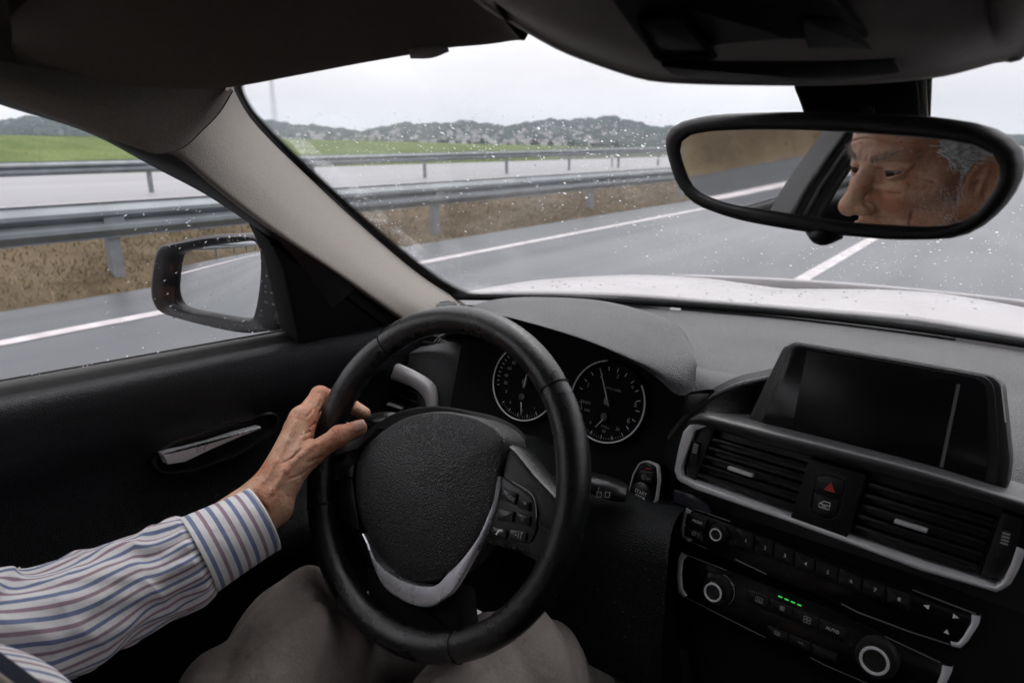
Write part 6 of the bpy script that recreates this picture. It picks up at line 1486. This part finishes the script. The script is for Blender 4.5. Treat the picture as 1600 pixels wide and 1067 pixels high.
sleeve('shirt_sleeve', [C1-cx_*.006, D(284, 880, .684), D(225, 910, .668), D(130, 952, .632), D(30, 985, .598), D(-70, 990, .57), SHL*.5+ELB*.5, SHL+np.array([.02, 0, .0])], [.0415, .047, .053, .057, .060, .064, .070, .075], M_shirt, nseg=110, sub=30, fold=.0105, seed=.7)
# shirt body: lofted round the trunk
def ring_body(name, secs, m, n=90, fold=.003):
    V, UV = [], []; S = np.array(secs, float); S = catmull(S, 10)
    a = np.linspace(0, 2*np.pi, n+1)
    for i, (x, y, z, rx, ry) in enumerate(S):
        f = fold*(np.sin(4*a+30*z)+.6*np.sin(7*a-55*z)+.5*np.sin(26*z*2+3*a))
        px = x+np.sign(np.cos(a))*np.abs(np.cos(a))**.85*(rx+f); py = y+np.sign(np.sin(a))*np.abs(np.sin(a))**.85*(ry+f)
        V += list(np.c_[px, py, np.full(n+1, z)]); UV += list(np.c_[a*.16, np.full(n+1, z)])
    return mesh(name, np.array(V), [q[::-1] for q in grid_faces(len(S), n+1)], m, person, uv=UV)
ring_body('shirt_body', [(-.465, -.06, 1.025, .062, .060), (-.465, -.062, 1.00, .085, .080), (-.465, -.05, .975, .165, .115), (-.465, -.045, .94, .185, .138), (-.465, -.03, .89, .182, .160), (-.465, -.03, .83, .178, .165), (-.465, -.04, .76, .175, .16), (-.465, -.05, .62, .175, .145)], M_shirt)
# right sleeve, resting
sleeve('shirt_sleeve', [WRR, ELR*.5+WRR*.5, ELR, SHR*.5+ELR*.5, SHR], [.040, .050, .058, .066, .075], M_shirt, fold=.004, seed=2.1)
# patterned braces over the chest
M_navy = mat('navy_cloth', (.012, .016, .035), .85); M_cream = mat('cream_cloth', (.42, .38, .32), .85)
bp_ = [(-60, 994, .405), (-18, 1022, .400), (14, 1045, .396), (46, 1069, .392), (84, 1096, .388), (134, 1131, .385)]
ctr = catmull([D(*p) for p in bp_], 8); T = np.gradient(ctr, axis=0); T /= np.linalg.norm(T, axis=1)[:, None]; vw = np.array([nrm(CC-p) for p in ctr]); sd_ = np.cross(T, vw); sd_ /= np.linalg.norm(sd_, axis=1)[:, None]
def strip(name, a, b, h, m):
    V = np.stack([ctr+sd_*a+vw*h, ctr+sd_*b+vw*h], 1).reshape(-1, 3); n = len(ctr)
    o = mesh(name, V, [(2*i, 2*i+2, 2*i+3, 2*i+1) for i in range(n-1)], m, person); md = o.modifiers.new('solid', 'SOLIDIFY'); md.thickness = .0012; return o
strip('braces', -.004, .036, .0, M_navy); strip('braces_border', .0035, .0075, .0007, M_cream); strip('braces_border', .0285, .032, .0007, M_cream)
for k in (6, 15, 24):
    t_ = np.linspace(0, 2*np.pi, 26); P = [ctr[k]+sd_[k]*(.018+.0062*math.cos(q))+T[k]*.0075*math.sin(q)+vw[k]*.0014 for q in t_[:-1]]; tube('braces_ring', P, .0012, M_cream, person, seg=6, smooth=0, closed=True)
# trousers
M_trs = mat('grey_trouser_cloth', (.245, .215, .198), .9, spec=.15, sheen=.1, var=.1, vscale=500, bumps=(('noise', 1500, .0006, .5), ('noise', 16, .020, .45)))
def trousers_sdf(P):
    d = sd_cone(P, (-.55, -.05, .575), (-.38, -.05, .575), .105, .105)
    for s, (h, k, a) in enumerate(((HIPL, KNL, ANL), (HIPR, KNR, ANR))):
        d = smin(d, sd_cone(P, h+np.array([0, 0, .02]), k, .090, .072), .03); d = smin(d, sd_cone(P, k, a, .068, .057), .03)
    x, y, z = P[..., 0], P[..., 1], P[..., 2]
    d = d+.0050*(1-1.9*np.abs(np.sin(24*x+11*y+9*z+1.2*np.sin(25*y))))+.0035*(1-2*np.abs(np.sin(9*x-30*y+14*z+1.1*np.sin(30*x))))+.0030*np.sin(55*x+30*y+18*z)*np.sin(21*y-35*z)+.0022*np.sin(95*y+50*x-40*z)
    for kk in (KNL, KNR):
        c = kk+np.array([0, .0, .072])
        d = d+.0035*np.exp(-(((x-kk[0]-.022)-.10*(y-kk[1]))/.0045)**2)*np.clip((.12+kk[1]-y)/.1, 0, 1)*(z > kk[2])
    return d
v_, f_ = surface_nets(trousers_sdf, (-.86, -.20, .30), (-.14, .95, .84), .0045)
mesh('trousers', v_, f_, M_trs, person)
# shoes
for a in (ANL, ANR):
    V_, F_ = surface_nets(lambda P: smin(sd_cone(P, a+np.array([0, -.02, -.05]), a+np.array([0, .14, -.065]), .042, .032), sd_cone(P, a, a+np.array([0, 0, -.05]), .045, .045), .02), a+np.array([-.08, -.1, -.12]), a+np.array([.08, .22, .07]), .006); mesh('shoe', V_, F_, M_satin, person)

# ---- driver's seat
seat = empty('driver_seat', (-.465, -.1, .27), 'dark cloth driver seat behind and under the driver', 'car seat')
M_seat = mat('seat_cloth', (.02, .02, .022), .9, bumps=(('noise', 1200, .0006, .5),))
def seat_part(nm, secs): 
    V = []; S = catmull(np.array(secs, float), 6); n = 40; a = np.linspace(0, 2*np.pi, n+1)[:-1]
    for y, z, w, h, ty, tz in S:
        c_a, s_a = np.cos(a), np.sin(a); px = np.sign(c_a)*np.abs(c_a)**.45*w; q = np.sign(s_a)*np.abs(s_a)**.45*h; V += [(-.465+x, y+ty*k, z+tz*k) for x, k in zip(px, q)]
    Fc = grid_faces(len(S), n, True); Fc.append(tuple(range(n))[::-1]); Fc.append(tuple(range((len(S)-1)*n, len(S)*n))); return mesh(nm, V, Fc, M_seat, seat, auto=60)
seat_part('seat_cushion', [(-.22, .40, .24, .07, 0, 1), (0, .41, .25, .075, 0, 1), (.22, .43, .25, .075, 0, 1), (.30, .42, .23, .05, 0, 1)])
seat_part('backrest', [(-.26, .48, .22, .06, .95, .25), (-.32, .75, .25, .06, .95, .25), (-.37, .95, .23, .055, .95, .25), (-.39, 1.04, .17, .045, .95, .25)])
seat_part('headrest', [(-.36, 1.12, .12, .04, .95, .2), (-.37, 1.19, .14, .045, .95, .2), (-.38, 1.26, .11, .035, .95, .2)])
